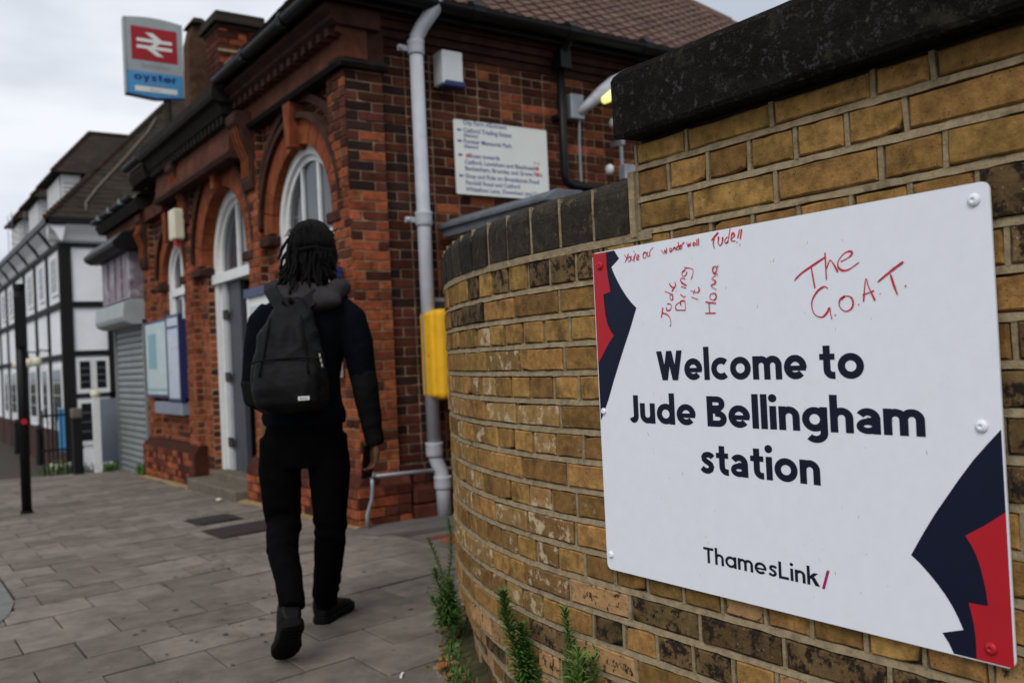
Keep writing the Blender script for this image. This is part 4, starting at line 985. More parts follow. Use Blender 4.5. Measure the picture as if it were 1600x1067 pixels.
# the door leaf folded back inside the left jamb and the dark lobby behind
dl = MB().box(x+.17, x+1.0, 9.70, 9.745, .035, 2.01).build('door', 'grey_paint', f)
MB().box(x+.24, x+.94, 9.693, 9.699, .12, 1.92).build('door_panel', 'door_dark', dl)
MB().box(x+.05, x+.10, 9.25, 9.70, .035, 2.01).build('door', 'door_dark', f)
MB().box(x+.02, x+.05, 9.62, 9.74, .035, 2.01).build('door_stile', 'grey_paint', f)
for z in (.33, 1.02, 1.68): bevel(MB().box(x+.0, x+.03, 9.58, 9.70, z-.05, z+.05).build('hinge', 'iron', f), .006, 1)
MB().box(3.35, 4.7, 8.3, 10.3, -.02, .0).build('lobby_floor', 'step', st)
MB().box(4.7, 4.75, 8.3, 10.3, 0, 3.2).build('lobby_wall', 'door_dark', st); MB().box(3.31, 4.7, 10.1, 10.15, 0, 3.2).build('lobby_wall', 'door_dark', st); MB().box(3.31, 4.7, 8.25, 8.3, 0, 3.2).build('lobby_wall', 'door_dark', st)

# ---- roof, gutters
def tiles(name, o, u, v, nu, nv, gu, gv, m, parent, clip=None, kind='stuff', th=.012, wob=.004, camber=0):
    """rows of lapped tiles on the plane through o spanned by u (along) and v (up the slope)"""
    o, u, v = Vector(o), Vector(u).normalized(), Vector(v).normalized(); n = u.cross(v).normalized()
    if n.z < 0: n = -n
    mb = MB(); q = random.Random(17)
    for j in range(nv):
        for i in range(-1, nu+1):
            a = (i+(.5 if j % 2 and not camber else 0))*gu; b = a+gu*.985; a2, b2 = a, b
            if clip:
                lo, hi = clip(j*gv); lo2, hi2 = clip((j+1)*gv); a = max(a, lo); b = min(b, hi); a2 = max(a2, lo2); b2 = min(b2, hi2)
                if b <= a and b2 <= a2: continue
                if b <= a: b = a = (min(max(a, lo), hi) if a > hi else lo)
                if b2 <= a2: a2 = b2 = (hi2 if a2 > hi2 else lo2)
            l = q.uniform(-.3, 1)*wob
            p = [o+u*a+v*(j*gv)+n*(th+l), o+u*b+v*(j*gv)+n*(th+l*.6), o+u*b2+v*((j+1.15)*gv)+n*.002, o+u*a2+v*((j+1.15)*gv)+n*.002]
            d = [o+u*a+v*(j*gv)-n*.004, o+u*b+v*(j*gv)-n*.004]
            if camber:
                mb_, mt_ = (p[0]+p[1])/2+n*camber, (p[2]+p[3])/2+n*camber*.8
                mb.add([tuple(x) for x in p+d+[mb_, mt_]], [(0, 6, 7, 3), (6, 1, 2, 7), (4, 5, 1, 6, 0), (4, 0, 3), (5, 2, 1)])
                continue
            mb.add([tuple(x) for x in p+d], [(0, 1, 2, 3), (4, 5, 1, 0), (4, 0, 3), (5, 2, 1)])
    return mb.build(name, m, parent, fix=False, kind=kind)
pS, pF = .92, 1.15
ex0, ex1, ey = 2.66, 9.1, 5.93; ez = 3.80
Ls = math.hypot(1, pS); H = 2.9
rdk = MB(); yr = ey+H/pS
# under-sheet of the hipped roof
hipL = ex0+H/pF; hipR = ex1-H/pS
rdk.add([(ex0, ey, ez), (ex1, ey, ez), (hipR, yr, ez+H), (hipL, yr, ez+H)], [(0, 1, 2, 3)])
rdk.add([(ex1, ey, ez), (ex1, 14.2, ez), (hipR, yr, ez+H)], [(0, 1, 2)]); rdk.add([(ex1, 14.2, ez), (8.0, 14.2, ez), (hipL, yr, ez+H), (hipR, yr, ez+H)], [(0, 1, 2, 3)])
rdk.add([(ex0, ey, ez), (hipL, yr, ez+H), (hipL, 8.16, ez+H*.97), (ex0, 8.16, ez)], [(0, 1, 2, 3)]); rdk.add([(ex0, 8.16, ez), (hipL, 8.16, ez+H*.97), (hipL, 8.16, ez-.3)], [(0, 1, 2)])
rdk.add([(ex0, ey, ez-.004), (ex1, ey, ez-.004), (ex1, 14.2, ez-.004), (ex0+.5, 14.2, ez-.004), (ex0, 8.16, ez-.004)], [(0, 1, 2, 3, 4)])
rdk.build('roof', 'roof_dark', st)
cl = lambda s: ((s/Ls*pS)/pF*1.0, ex1-ex0-(s/Ls))
gv = .105
tiles('roof_tiles', (ex0, ey-.02, ez+.004), (1, 0, 0), (0, 1, pS), 42, int(H/pS*Ls/gv), .165, gv, 'roof_tile', st, clip=lambda s: (s/Ls*pS/pF, ex1-ex0-s/Ls), wob=.006, camber=.022)
Lf = math.hypot(1, pF)
tiles('roof_tiles', (ex0-.02, 8.16, ez+.004), (0, -1, 0), (1, 0, pF), 15, int(H/pF*Lf/gv), .165, gv, 'roof_dark', st, clip=lambda s: (0, 8.16-ey-s/Lf*pF/pS))
hp = [Vector((ex1-k*.34, ey+k*.34, ez+k*.34*pS+.02)) for k in range(11)]
for a, b in zip(hp[:-1], hp[1:]): MB().tube([a, b+(b-a)*.1], [.075, .06], 8).build('hip_tile', 'roof_tile', st)
def gutter(name, a, b, r=.058, parent=None):
    a, b = Vector(a), Vector(b); d = (b-a).normalized(); s = d.cross(Vector((0, 0, 1)))
    pr = [(r*math.cos(R_(t)), r*math.sin(R_(t))) for t in range(180, 361, 20)]; pr += [(r+.004, .006), (r-.006, .006)]+[((r-.008)*math.cos(R_(t)), (r-.008)*math.sin(R_(t))) for t in range(350, 189, -20)]+[(-r+.006, .006), (-r-.004, .006)]
    n = len(pr); vs = [tuple(p+s*x+Vector((0, 0, z))) for p in (a, b) for x, z in pr]
    mb = MB().add(vs, [tuple(range(n)), tuple(range(n, 2*n))[::-1]]+[(i, (i+1) % n, n+(i+1) % n, n+i) for i in range(n)])
    return mb.build(name, 'black_metal', parent)
g1 = gutter('gutter', (2.57, 5.87, 3.795), (9.2, 5.87, 3.795), .07, st)
MB().box(2.60, 9.1, 5.945, 5.965, 3.70, 3.80).build('fascia', 'black_metal', g1)
for xx in (3.9, 4.85, 5.7, 6.6): MB().tube([(xx-.05, 5.87, 3.79), (xx+.05, 5.87, 3.79)], .075, 10).build('gutter_joint', 'black_metal', g1)
g2 = gutter('gutter', (2.645, 5.80, 3.765), (2.645, 8.32, 3.765), .06, st)
MB().box(2.707, 2.72, 5.9, 8.32, 3.70, 3.79).build('fascia', 'black_metal', g2)
for yy in (6.6, 7.5): MB().tube([(2.645, yy, 3.755), (2.645, yy+.06, 3.755)], .067, 8).build('gutter_joint', 'black_metal', g2)
g3 = gutter('gutter', (2.62, 11.22, 3.66), (2.62, 12.0, 3.66), .055, st); g4 = gutter('gutter', (2.70, 12.05, 3.36), (2.70, 14.5, 3.36), .055, st)
for yy in (12.5, 13.2, 13.9): MB().box(2.63, 2.77, yy, yy+.05, 3.30, 3.37).build('gutter_bracket', 'galv', g4)
MB().box(XM+.0, 8.6, 8.36, 11.9, 3.70, 3.715).build('flat_roof', 'lead', st)
MB().prism([(XM-.2, 3.35), (8.6, 3.35), (8.6, 5.2), (5.6, 5.2)], 11.97, 14.4, axis=1).build('rear_roof', 'roof_dark', st)
# chimney, gabled parapet and grey flashing behind the cornice
bc.clear()
ch = MB().box(3.385, 3.875, 10.50, 11.0, 3.8, 5.10)
cho = ch.build('chimney', 'red_brick_hi', st)
z = 3.86; k = 0
cb = MB(); ms = ['red_brick_hi', 'red_brick']
while z < 5.05:
    cuts = [(3.38, 3.60), (3.61, 3.71), (3.72, 3.88)] if k % 2 else [(3.38, 3.49), (3.50, 3.72), (3.73, 3.88)]
    for a, b in cuts: MB().box(a, b-.012, 10.488, 10.51, z, z+.064).build('chimney_brick', 'red_brick_hi' if rg.random() < .7 else 'red_brick', cho)
    for a, b in [(10.5, 10.7), (10.72, 10.98)]: cb.box(3.372, 3.39, a, b, z, z+.064)
    z += .0742; k += 1
cb.build('chimney_brickwork', 'red_brick_hi', cho, kind='stuff')
for e, z0, z1 in ((.03, 5.08, 5.13), (.075, 5.131, 5.20), (.05, 5.201, 5.27)):
    bevel(MB().box(3.385-e, 3.875+e, 10.50-e, 11.0+e, z0, z1).build('chimney_cap', 'roof_dark', cho), .01, 1)
MB().box(3.36, 3.9, 10.47, 10.484, 4.80, 4.83).build('mortar_flaunching', 'st_mortar', cho)
gp = MB().prism([(3.30, 3.7), (3.80, 3.7), (3.80, 5.26), (3.46, 5.46), (3.38, 5.46), (3.32, 5.22)], 11.5, 11.75, axis=1).build('gable_parapet', 'gable', st)
bevel(MB().prism([(3.33, 5.44), (3.38, 5.52), (3.48, 5.52), (3.86, 5.29), (3.84, 5.23), (3.46, 5.455)], 11.44, 11.80, axis=1).build('parapet_coping', 'roof_dark', gp), .01, 1)
MB().prism([(3.42, 5.515), (3.48, 5.528), (3.86, 5.298), (3.80, 5.29)], 11.46, 11.79, axis=1).build('parapet_lichen', 'step', gp)
bevel(MB().box(3.36, 3.80, 10.02, 10.3, 3.72, 4.60).build('roof_vent_box', 'plate', st), .012, 1)
MB().tube([(2.95, 9.2, 3.86), (2.95, 9.2, 4.02)], .03, 8).build('vent_stub', 'galv', st)
base(st, (2.87, 6.1, gz(6.1)))

# ================================================================ THINGS FIXED TO THE STATION
dp = thing('downpipe', 'thick pale grey painted downpipe bending at top and foot beside the station corner', 'drainpipe')
xp, yp = 3.425, 5.99
top = [(3.56, 5.80, 4.1), (3.56, 5.82, 3.93), (3.555, 5.84, 3.83), (3.53, 5.88, 3.74), (3.46, 5.95, 3.62), (3.435, 5.985, 3.55), (xp, yp, 3.46)]
MB().tube(top, .056, 18).build('swan_neck', 'pipe', dp, smooth=True)
MB().tube([(xp, yp, 3.5), (xp, yp, .42)], .052, 20).build('pipe_length', 'pipe', dp, smooth=True)
MB().tube([(xp, yp, .44), (xp+.005, yp, .36), (xp+.032, yp-.02, .27), (xp+.042, yp-.03, .20), (xp+.044, yp-.03, .14), (xp+.046, yp-.03, -.10)], [.052, .052, .054, .055, .056, .054], 18).build('shoe', 'pipe', dp, smooth=True)
def collar(x, y, z, h=.10, r=.064, ears=True):
    b = MB(); b.loft([(z-h/2, x, y, r*.9, r*.9), (z-h/2+.012, x, y, r, r), (z-.012, x, y, r*.97, r*.97), (z+.0, x, y, r*1.0, r*1.0), (z+h/2-.014, x, y, r*.98, r*.98), (z+h/2, x, y, r*1.06, r*1.06), (z+h/2+.008, x, y, r*1.0, r*1.0)], 20)
    o = b.build('collar', 'pipe', dp, smooth=True)
    if ears: MB().box(x-.135, x-.03, y+.02, y+.05, z-.02, z+.02).build('bracket_ear', 'pipe', o); MB().ball((x-.125, y+.01, z), .018, 8).build('bracket_bolt', 'pipe', o)
for z in (3.46, 2.16): collar(xp, yp, z)
collar(xp, yp, .42, .10, .066, False); collar(xp+.044, yp-.03, .17, .09, .068, False); collar(3.556, 5.83, 3.92, .08, .068, False)
base(dp, (xp, yp, -.09))

bx = thing('wall_box', 'pale grey junction box high on the dark brick beside the downpipe', 'electrical box')
bevel(MB().box(3.66, 3.85, 6.0, 6.15, 3.235, 3.50).build('casing', 'white_plastic', bx), .014, 2)
bevel(MB().box(3.675, 3.86, 5.985, 6.10, 3.215, 3.262).build('blue_base', 'navy_frame', bx), .01, 2); base(bx, (3.75, 6.15, 3.3))

ib = thing('information_board', 'off-white travel directions board with small blue lines of print on the station side wall', 'notice board')
BX0, BX1, BZ0, BZ1, BY = 3.80, 4.72, 2.42, 2.995, 6.10
MB().prism(rounded(BX0, BX1, BZ0-.02, BZ1, .012), BY, BY+.012, axis=1).build('board', 'board', ib)
MB().box(BX0+.1, BX0+.14, BY+.012, 6.16, 2.5, 2.9).build('batten', 'galv', ib); MB().box(BX1-.14, BX1-.1, BY+.012, 6.16, 2.5, 2.9).build('batten', 'galv', ib)
lines = [('City Farm Allotment', .055, 0, 0), ('Catford Trading Estate', .055, .062, 1), ('(Stanton)', .04, .098, 0), ('Forster Memorial Park', .055, .150, 1), ('(Stanton)', .04, .186, 0),
         ('   Buses towards', .055, .262, 1), ('Catford, Lewisham and Blackheath', .055, .316, 0), ('Beckenham, Bromley and Grove Park', .055, .368, 0),
         ('Shop and Ride on Broadstone Road', .055, .428, 1), ('Farnhill Road and Catford', .055, .482, 0), ('Whitefoot Lane, Downham and Grove', .055, .534, 0)]
for s, sz, dz, arrow in lines:
    typed(s, 'line_of_print', sz*.92, (BX0+.085+(0 if sz > .05 else .0), BY-.0012, BZ1-.035-dz), (1, 0, 0), (0, 0, 1), 'blue_text', ib, offset=.0008)
    if arrow: MB().prism([(BX0+.022, BZ1-.02-dz), (BX0+.048, BZ1-.006-dz), (BX0+.048, BZ1-.014-dz), (BX0+.07, BZ1-.014-dz), (BX0+.07, BZ1-.026-dz), (BX0+.048, BZ1-.026-dz), (BX0+.048, BZ1-.036-dz)], BY-.0012, BY, axis=1).build('arrow', 'blue_text', ib)
for x, z, r in ((BX0+.115, BZ1-.285, .016), (BX1-.115, BZ1-.335, .018), (BX1-.112, BZ1-.385, .018)):
    MB().loft([(BY-.0014, x, z, r, r), (BY, x, z, r, r)], 16, axis='y').build('route_symbol', 'orange_text', ib)
typed('Stop', 'line_of_print', .035, (BX1-.15, BY-.0012, BZ1-.30), (1, 0, 0), (0, 0, 1), 'grey_text', ib); base(ib, (4.26, 6.15, 2.42))

bd = thing('black_downpipe', 'thin black rainwater pipe running down the station side wall right of the directions board', 'drainpipe')
MB().tube([(4.87, 5.9, 3.80), (4.87, 5.95, 3.72), (4.87, 6.02, 3.66), (4.87, 6.06, 3.60)], .045, 12).build('offset_bend', 'black_metal', bd, smooth=True)
MB().tube([(4.87, 6.06, 3.62), (4.87, 6.06, 2.62), (4.89, 6.06, 2.56), (4.95, 6.05, 2.53), (5.3, 6.05, 2.52), (6.2, 6.05, 2.45)], .038, 12).build('pipe_length', 'black_metal', bd, smooth=True)
MB().box(4.815, 4.925, 5.97, 6.1, 3.52, 3.68).build('hopper', 'black_metal', bd); MB().box(4.82, 4.92, 6.05, 6.15, 3.1, 3.14).build('pipe_clip', 'black_metal', bd)
base(bd, (4.87, 6.06, 2.4))

lp = thing('wall_lamp', 'curved grey wall lamp with a glowing yellow-green underside above the yellow wall end', 'wall lamp')
bevel(MB().box(4.955, 5.10, 6.03, 6.15, 3.11, 3.33).build('back_plate', 'galv', lp), .01, 1)
pts = [(5.05, 6.05, 3.17), (5.12, 6.0, 3.24), (5.22, 5.96, 3.33), (5.36, 5.93, 3.42), (5.52, 5.9, 3.48), (5.75, 5.88, 3.51), (5.95, 5.86, 3.51)]
MB().tube(pts, [.035, .045, .06, .08, .095, .10, .07], 12).build('lamp_head', 'pipe', lp, smooth=True)
MB().tube([Vector(p)+Vector((-.01, -.05, -.070)) for p in pts[2:]], [.03, .06, .075, .075, .05], 12).build('diffuser', 'lamp_glow', lp, smooth=True)
MB().tube([(5.06, 6.06, 3.15), (5.06, 6.08, 2.9), (5.06, 6.08, 2.58)], .012, 8).build('conduit', 'galv', lp)
MB().ball((5.39, 6.0, 3.11), (.03, .05, .045), 10).build('conduit_outlet', 'white_plastic', lp, smooth=True); base(lp, (5.03, 6.15, 3.2))

cc = thing('security_camera', 'small white and grey camera on the wall just above the low coping end', 'security camera')
MB().tube([(5.50, 6.03, 2.98), (5.50, 6.03, 2.72)], .016, 8).build('bracket', 'galv', cc)
bevel(MB().box(5.44, 5.60, 5.92, 6.02, 2.60, 2.74).build('housing', 'galv', cc), .012, 1)
MB().tube([(5.60, 5.96, 2.67), (5.70, 5.93, 2.665)], .075, 16).build('lens_hood', 'white_plastic', cc, smooth=True)
MB().ball((5.36, 6.04, 2.70), (.03, .05, .05), 10).build('junction_cap', 'white_plastic', cc, smooth=True)
MB().box(5.48, 5.52, 6.0, 6.15, 2.93, 2.98).build('wall_mount', 'galv', cc); base(cc, (5.5, 6.15, 2.7))

# yellow salt / cable box on the pipe
yb = thing('yellow_box', 'bright yellow rounded plastic box mounted beside the downpipe behind the curved wall', 'box')
o = MB().box(3.40, 3.72, 5.80, 5.98, .80, 1.475).build('lid', 'yellow', yb); bevel(o, .045, 4)
o = MB().box(3.375, 3.47, 5.86, 6.05, .815, 1.46).build('back_shell', 'yellow', yb); bevel(o, .03, 3)
MB().tube([(3.50, 5.80, .955), (3.50, 5.79, .955)], .014, 12).build('lock', 'iron', yb)
MB().box(3.45, 3.7, 5.98, 6.15, .9, 1.3).build('mounting_plate', 'galv', yb)
MB().ball((3.385, 5.92, 1.13), .014, 8).build('hinge_pin', 'iron', yb); base(yb, (3.55, 6.1, .8))
nb = thing('side_notice', 'dark panel with a pale top edge on the side wall just above the yellow box', 'notice')
MB().box(3.47, 3.95, 6.09, 6.108, 1.30, 1.545).build('panel', 'door_dark', nb); MB().box(3.465, 3.955, 6.083, 6.11, 1.546, 1.575).build('top_edge', 'hood', nb); base(nb, (3.7, 6.1, 1.3))

# low handrail pipe around the corner foot
hr = thing('corner_pipe_rail', 'low grey metal pipe bent around the foot of the station corner', 'pipe rail')
MB().tube([(2.83, 5.95, -.10), (2.83, 5.95, .02), (2.87, 5.95, .12), (2.88, 5.95, .20), (2.88, 5.95, .285)], .014, 10).build('upright', 'galv', hr, smooth=True)
MB().tube([(2.875, 5.95, .285), (3.3, 5.97, .275), (4.4, 5.98, .25)], .014, 10).build('rail', 'galv', hr, smooth=True)
MB().ball((2.88, 5.95, .29), .026, 10).build('elbow', 'galv', hr, smooth=True); base(hr, (2.87, 5.97, -.09))

# noticeboards on the facade
def poster(y0, y1, z0, z1, m, par, x=XF-.06, fr=.035):
    MB().box(x, x+.05, y0, y1, z0, z1).build('case', 'navy_frame', par)
    MB().box(x-.003, x-.0005, y0+fr, y1-fr, z0+fr, z1-fr).build('sheet', m, par)
pc = thing('poster_case', 'navy framed double poster case under the small arched window near the shutter', 'poster case')
poster(11.13, 12.16, .80, 1.74, 'poster_pale', pc); poster(10.60, 11.12, .76, 1.76, 'poster_list', pc)
MB().box(XF-.066, XF-.0635, 11.2, 12.1, 1.63, 1.69).build('heading_strip', 'poster_pale', pc); MB().box(XF-.066, XF-.0635, 11.18, 12.1, .88, .905).build('printed_line', 'teal', pc)
MB().box(XF-.066, XF-.0635, 11.62, 12.0, 1.15, 1.58).build('printed_map', 'teal', pc)
MB().box(XF-.066, XF-.0635, 10.65, 11.08, 1.60, 1.63).build('printed_line', 'navy_frame', pc)
MB().box(XF-.01, XM-.0, 10.6, 12.1, .8, 1.7).build('wall_batten', 'navy_frame', pc); base(pc, (2.87, 11.4, .76))
lb = thing('leaflet_ledge', 'plain blue-grey sheet panel fixed below the poster case', 'panel')
bevel(MB().box(XF-.05, XM-.0, 10.62, 11.86, .60, .745).build('panel', 'plate', lb), .006, 1); base(lb, (2.87, 11.2, .6))
wb = thing('timetable_board', 'navy topped timetable board on the station front, mostly hidden behind the walking person', 'notice board')
MB().box(XF-.06, XF-.02, 6.30, 8.22, 1.0, 1.74).build('backing', 'board', wb)
MB().box(XF-.085, XF-.015, 6.24, 8.26, 1.741, 1.82).build('header', 'navy_frame', wb)
for y in (6.40, 7.03, 7.66): MB().box(XF-.064, XF-.0605, y, y+.52, 1.08, 1.66).build('sheet', 'poster_list', wb)
for y in (6.27, 8.16): MB().box(XF-.075, XF-.055, y, y+.05, 1.0, 1.74).build('frame_stile', 'board', wb)
for y in (6.6, 7.9): MB().box(XF-.02, XM, y, y+.06, 1.2, 1.6).build('wall_batten', 'galv', wb)
base(wb, (2.87, 7.2, 1.0))
al = thing('alarm_box', 'cream alarm box on the pilaster between the doorway and the small window', 'alarm')
bevel(MB().box(2.72, 2.84, 10.27, 10.50, 2.56, 2.90).build('casing', 'cream', al), .02, 2); MB().box(2.84, 2.90, 10.32, 10.45, 2.6, 2.85).build('bracket', 'iron', al)
MB().tube([(2.77, 10.36, 2.56), (2.77, 10.36, 2.49)], .03, 10).build('strobe', 'red_print', al); base(al, (2.87, 10.38, 2.56))

# passage wall with lead-grey capping
pw = thing('passage_wall', 'sooty brick wall beside the station passage with a jointed grey capping', 'wall')
MB().box(3.668, 3.95, 4.728, 6.04, -.2, 2.04).build('brick_body', 'st_mortar', pw)
pwb = MB(); rgp = random.Random(77)
for k in range(30):
    z = -.2+k*.0742; w = .223 if k % 2 else .1115
    for n_, lo, hi in ((FX, 4.722, 6.04), (FY, 3.662, 3.95)):
        a = lo
        while a < hi-.03:
            b = min(a+w, hi); vs, fs = brick_shape(b-a-.01, .064, .02, rgp)
            P = Vector((3.66, (a+b)/2, z+.037)) if n_ is FX else Vector(((a+b)/2, 4.72, z+.037)); pwb.add(vs, fs, 0 if rgp.random() < .75 else 1, frame_mtx(P, n_)); a = b
pwb.build('brickwork', ['red_brick_hi', 'red_brick'], pw, kind='stuff')
y = 4.70
while y < 6.05:
    bevel(MB().prism([(3.60, 2.10), (3.60, 2.13), (3.70, 2.185), (3.92, 2.185), (4.0, 2.13), (4.0, 2.10)], y, y+.192, axis=1).build('capping', 'lead', pw), .006, 1); y += .198
MB().box(3.625, 3.98, 4.71, 6.06, 2.04, 2.099).build('lead_flashing', 'lead', pw); base(pw, (3.8, 5.4, -.07))
ow = thing('low_orange_wall', 'short orange brick wall showing beyond the grey capping', 'wall')
k = 0; z = -.2; owb = MB()
while z < 2.34:
    a = 4.78
    while a < 6.3:
        b = a+(.223 if k % 2 else .1115); 
        if z > 1.9: MB().box(a, b-.01, 5.40, 5.62, z, z+.064).build('brick', 'red_brick', ow)
        else: owb.box(a, b-.01, 5.40, 5.62, z, z+.064)
        a = b
    z += .0742; k += 1
owb.build('brickwork', 'red_brick', ow, kind='stuff')
MB().box(4.785, 6.28, 5.41, 5.61, -.2, 2.32).build('wall_core', 'st_mortar', ow); base(ow, (5.5, 5.5, -.07))

# ================================================================ TOTEM SIGN
tt = thing('railway_totem_sign', 'double-faced rail station sign with red emblem panel above a blue panel, standing against the sky', 'sign')
TX0, TX1, TY = 2.78, 3.52, 12.5; w = TX1-TX0
def curve_top(x0, x1, z0, z1, bow): return [(x0, z0), (x1, z0), (x1, z1-.0)]+[(x0+(x1-x0)*(1-i/8), z1+bow*math.sin(math.pi*i/8)) for i in range(1, 8)]+[(x0, z1)]
MB().prism(curve_top(TX0, TX1, 5.08, 5.78, .035), TY, TY+.09, axis=1).build('upper_panel', 'hood', tt)
MB().prism([(TX0+.02, 4.77), (TX0+w*.5, 4.745), (TX1-.02, 4.77), (TX1-.02, 5.078), (TX0+.02, 5.078)], TY-.002, TY+.092, axis=1).build('lower_panel', 'sky_blue', tt)
MB().prism([(TX0-.003, 4.765), (TX0+w*.5, 4.728), (TX1+.003, 4.765), (TX1+.003, 4.785), (TX0+w*.5, 4.748), (TX0-.003, 4.785)], TY-.01, TY+.1, axis=1).build('bottom_rim', 'navy_frame', tt)
for xx in (TX0-.004, TX1-.012): MB().box(xx, xx+.016, TY-.01, TY+.1, 4.77, 5.78).build('side_rim', 'hood', tt)
rx0, rx1, rz0, rz1 = TX0+.085, TX1-.07, 5.235, 5.675
MB().prism([(rx0, rz0), (rx1, rz0), (rx1, rz1), (rx0, rz1)], TY-.004, TY-.0005, axis=1).build('red_field', 'br_red', tt)
# the double arrow: two bars and two hooked arrow heads
cx, cz = (rx0+rx1)/2, (rz0+rz1)/2; bw = .235; T2 = .024
em = MB()
def strip(p, q, t, lv): 
    d = (Vector(q)-Vector(p)).normalized(); e = Vector((-d.y, d.x))*t
    pts = [Vector(p)+e, Vector(p)-e, Vector(q)-e, Vector(q)+e]; em.prism([(cx+v.x, cz+v.y) for v in pts], TY-.0062-lv*.0004, TY-.004, axis=1)
strip((-.225, .045), (.225, .045), .0215, 0); strip((-.225, -.045), (.225, -.045), .0215, 0)
em.prism([(cx+x, cz+z) for x, z in ((-.115, .150), (-.02, .150), (.11, .058), (.03, .045))], TY-.0068, TY-.004, axis=1)
em.prism([(cx+x, cz+z) for x, z in ((.115, -.150), (.02, -.150), (-.11, -.058), (-.03, -.045))], TY-.0068, TY-.004, axis=1)
em.prism([(cx+x, cz+z) for x, z in ((-.065, -.035), (.005, -.035), (.085, .035), (.015, .035))], TY-.0074, TY-.004, axis=1)
em.build('double_arrow_emblem', 'board', tt)
typed('Bellingham', 'station_name', .088, (TX0+w*.5+.02, TY-.002, 5.135), (1, 0, 0), (0, 0, 1), 'grey_text', tt, align='CENTER')
for t in text_mb('oyster', .20, .06, TX0+.10, 4.965, .55, .098, split=True): place(t, (0, TY-.004, 0), (1, 0, 0), (0, 0, 1), (0, -1, 0)); link('letter', t.mesh('letter', 'navy_text'), tt)
typed('pay as you go', 'line_of_print', .06, (TX0+w*.5, TY-.004, 4.905), (1, 0, 0), (0, 0, 1), 'grey_text', tt, align='CENTER')
MB().box(TX0+.11, TX1-.09, TY-.006, TY-.003, 4.815, 4.885).build('white_strip', 'board', tt)
typed('Zone 3', 'line_of_print', .05, (TX0+w*.5, TY-.0075, 4.833), (1, 0, 0), (0, 0, 1), 'grey_text', tt, align='CENTER')
MB().tube([(3.31, TY+.05, 3.2), (3.31, TY+.05, 4.78)], .05, 12).build('post', 'roof_dark', tt); base(tt, (3.31, 12.55, 3.2))

# ================================================================ SHUTTERED KIOSK BAY
ks = thing('shuttered_kiosk', 'closed grey roller shutter bay with a pale steel hood and faded lilac sign box', 'kiosk')
z = -.30; mb = None
while z < 1.80:
    MB().prism([(XF+.02, z), (XF-.004, z+.018), (XF-.008, z+.05), (XF+.002, z+.082), (XF+.02, z+.086), (XF+.03, z+.04)], 12.44, 14.12, axis=1).build('shutter_slat', 'shutter', ks); z += .0865
for y in (12.40, 14.12): MB().box(XF-.03, XM, y, y+.05, -.32, 1.8).build('guide_rail', 'shutter', ks)
MB().box(XF-.02, XF-.005, 12.44, 14.12, -.30, -.24).build('bottom_bar', 'shutter', ks)
bevel(MB().prism([(2.62, 1.78), (2.60, 1.84), (2.62, 2.03), (2.72, 2.07), (XM, 2.07), (XM, 1.74), (2.7, 1.74)], 12.40, 14.20, axis=1).build('shutter_hood', 'hood', ks), .008, 1)
MB().box(2.72, XM, 12.48, 14.2, 2.09, 2.70).build('sign_box', 'lilac', ks)
for y in (12.9, 13.3, 13.75): MB().box(2.70, 2.718, y, y+.03, 2.12, 2.68).build('sign_rib', 'lilac', ks)
bevel(MB().prism([(2.52, 2.74), (2.50, 2.80), (2.62, 2.93), (XM, 2.98), (XM, 2.71), (2.6, 2.70)], 12.36, 14.35, axis=1).build('canopy', 'black_metal', ks), .01, 1)
MB().box(XM+.02, XM+.3, 12.44, 14.15, -.3, 1.9).build('bay_back', 'door_dark', ks); base(ks, (2.87, 13.3, gz(13.3)))
# ================================================================ HALF-TIMBERED PUB
pub = thing('half_timbered_pub', 'white rendered half-timbered pub with black beams, hipped brown roof and dormers', 'building')
PX, PY = 3.45, 22.4; ZB = -1.02
MB().box(PX, 14, PY, 38, ZB, 4.6).build('render_wall', 'render', pub)
MB().box(PX-.03, PX+.2, PY+.25, 38, ZB, -.15).build('plinth', 'pub_brick', pub)
def beam(x0, x1, y0, y1, z0, z1): return MB().box(x0, x1, y0, y1, z0, z1).build('beam', 'beam', pub)
e = .045
beam(PX-e, PX+.20, PY-e, PY+.14, ZB, 4.06)
for x in (4.36, 5.4, 6.5, 7.6): beam(x, x+.17, PY-e, PY+.1, ZB, 4.06)
for z, h in ((4.02, .09), (2.66, .13), (1.56, .12)): beam(PX-e-.004, 14, PY-e-.004, PY+.1, z, z+h)
for z, h in ((4.02, .09), (2.66, .13), (1.50, .12)): beam(PX-e-.008, PX+.1, PY+.02, 38, z, z+h)
beam(PX+.2, 9, PY-e, PY+.1, .62, .70)
for i, y in enumerate((24.25, 26.3, 28.4, 30.5, 32.6, 34.7, 36.8)):
    beam(PX-e, PX+.1, y, y+.22, ZB, 4.06)
def casement(axis, a, z0, w, h, depth=.05, lights=1):
    f = MB()
    def bx(u0, u1, w0, w1, d0, d1, mi=0):
        return MB().box(u0, u1, PY-d1, PY-d0, w0, w1) if axis == 'y' else MB().box(PX-d1, PX-d0, u0, u1, w0, w1)
    fr = bx(a, a+w, z0, z0+h, -.02, .03).build('window', 'white_paint', pub)
    n = lights; pw = (w-.09)/n
    for i in range(n):
        b = a+.05+i*pw; bx(b+.02, b+pw-.03, z0+.10, z0+h-.08, .031, .036).build('pane', 'leaded', fr)
        for q in range(1, 4): bx(b+.02, b+pw-.03, z0+.10+(h-.18)*q/4-.006, z0+.10+(h-.18)*q/4+.006, .0362, .04).build('glazing_bar', 'galv' if axis == 'y' else 'white_paint', fr)
    return fr
casement('y', 3.67, .72, .36, .80); casement('y', 4.02, .72, .34, .80); casement('y', 4.58, .72, .40, .80); casement('y', 5.0, .72, .38, .80)
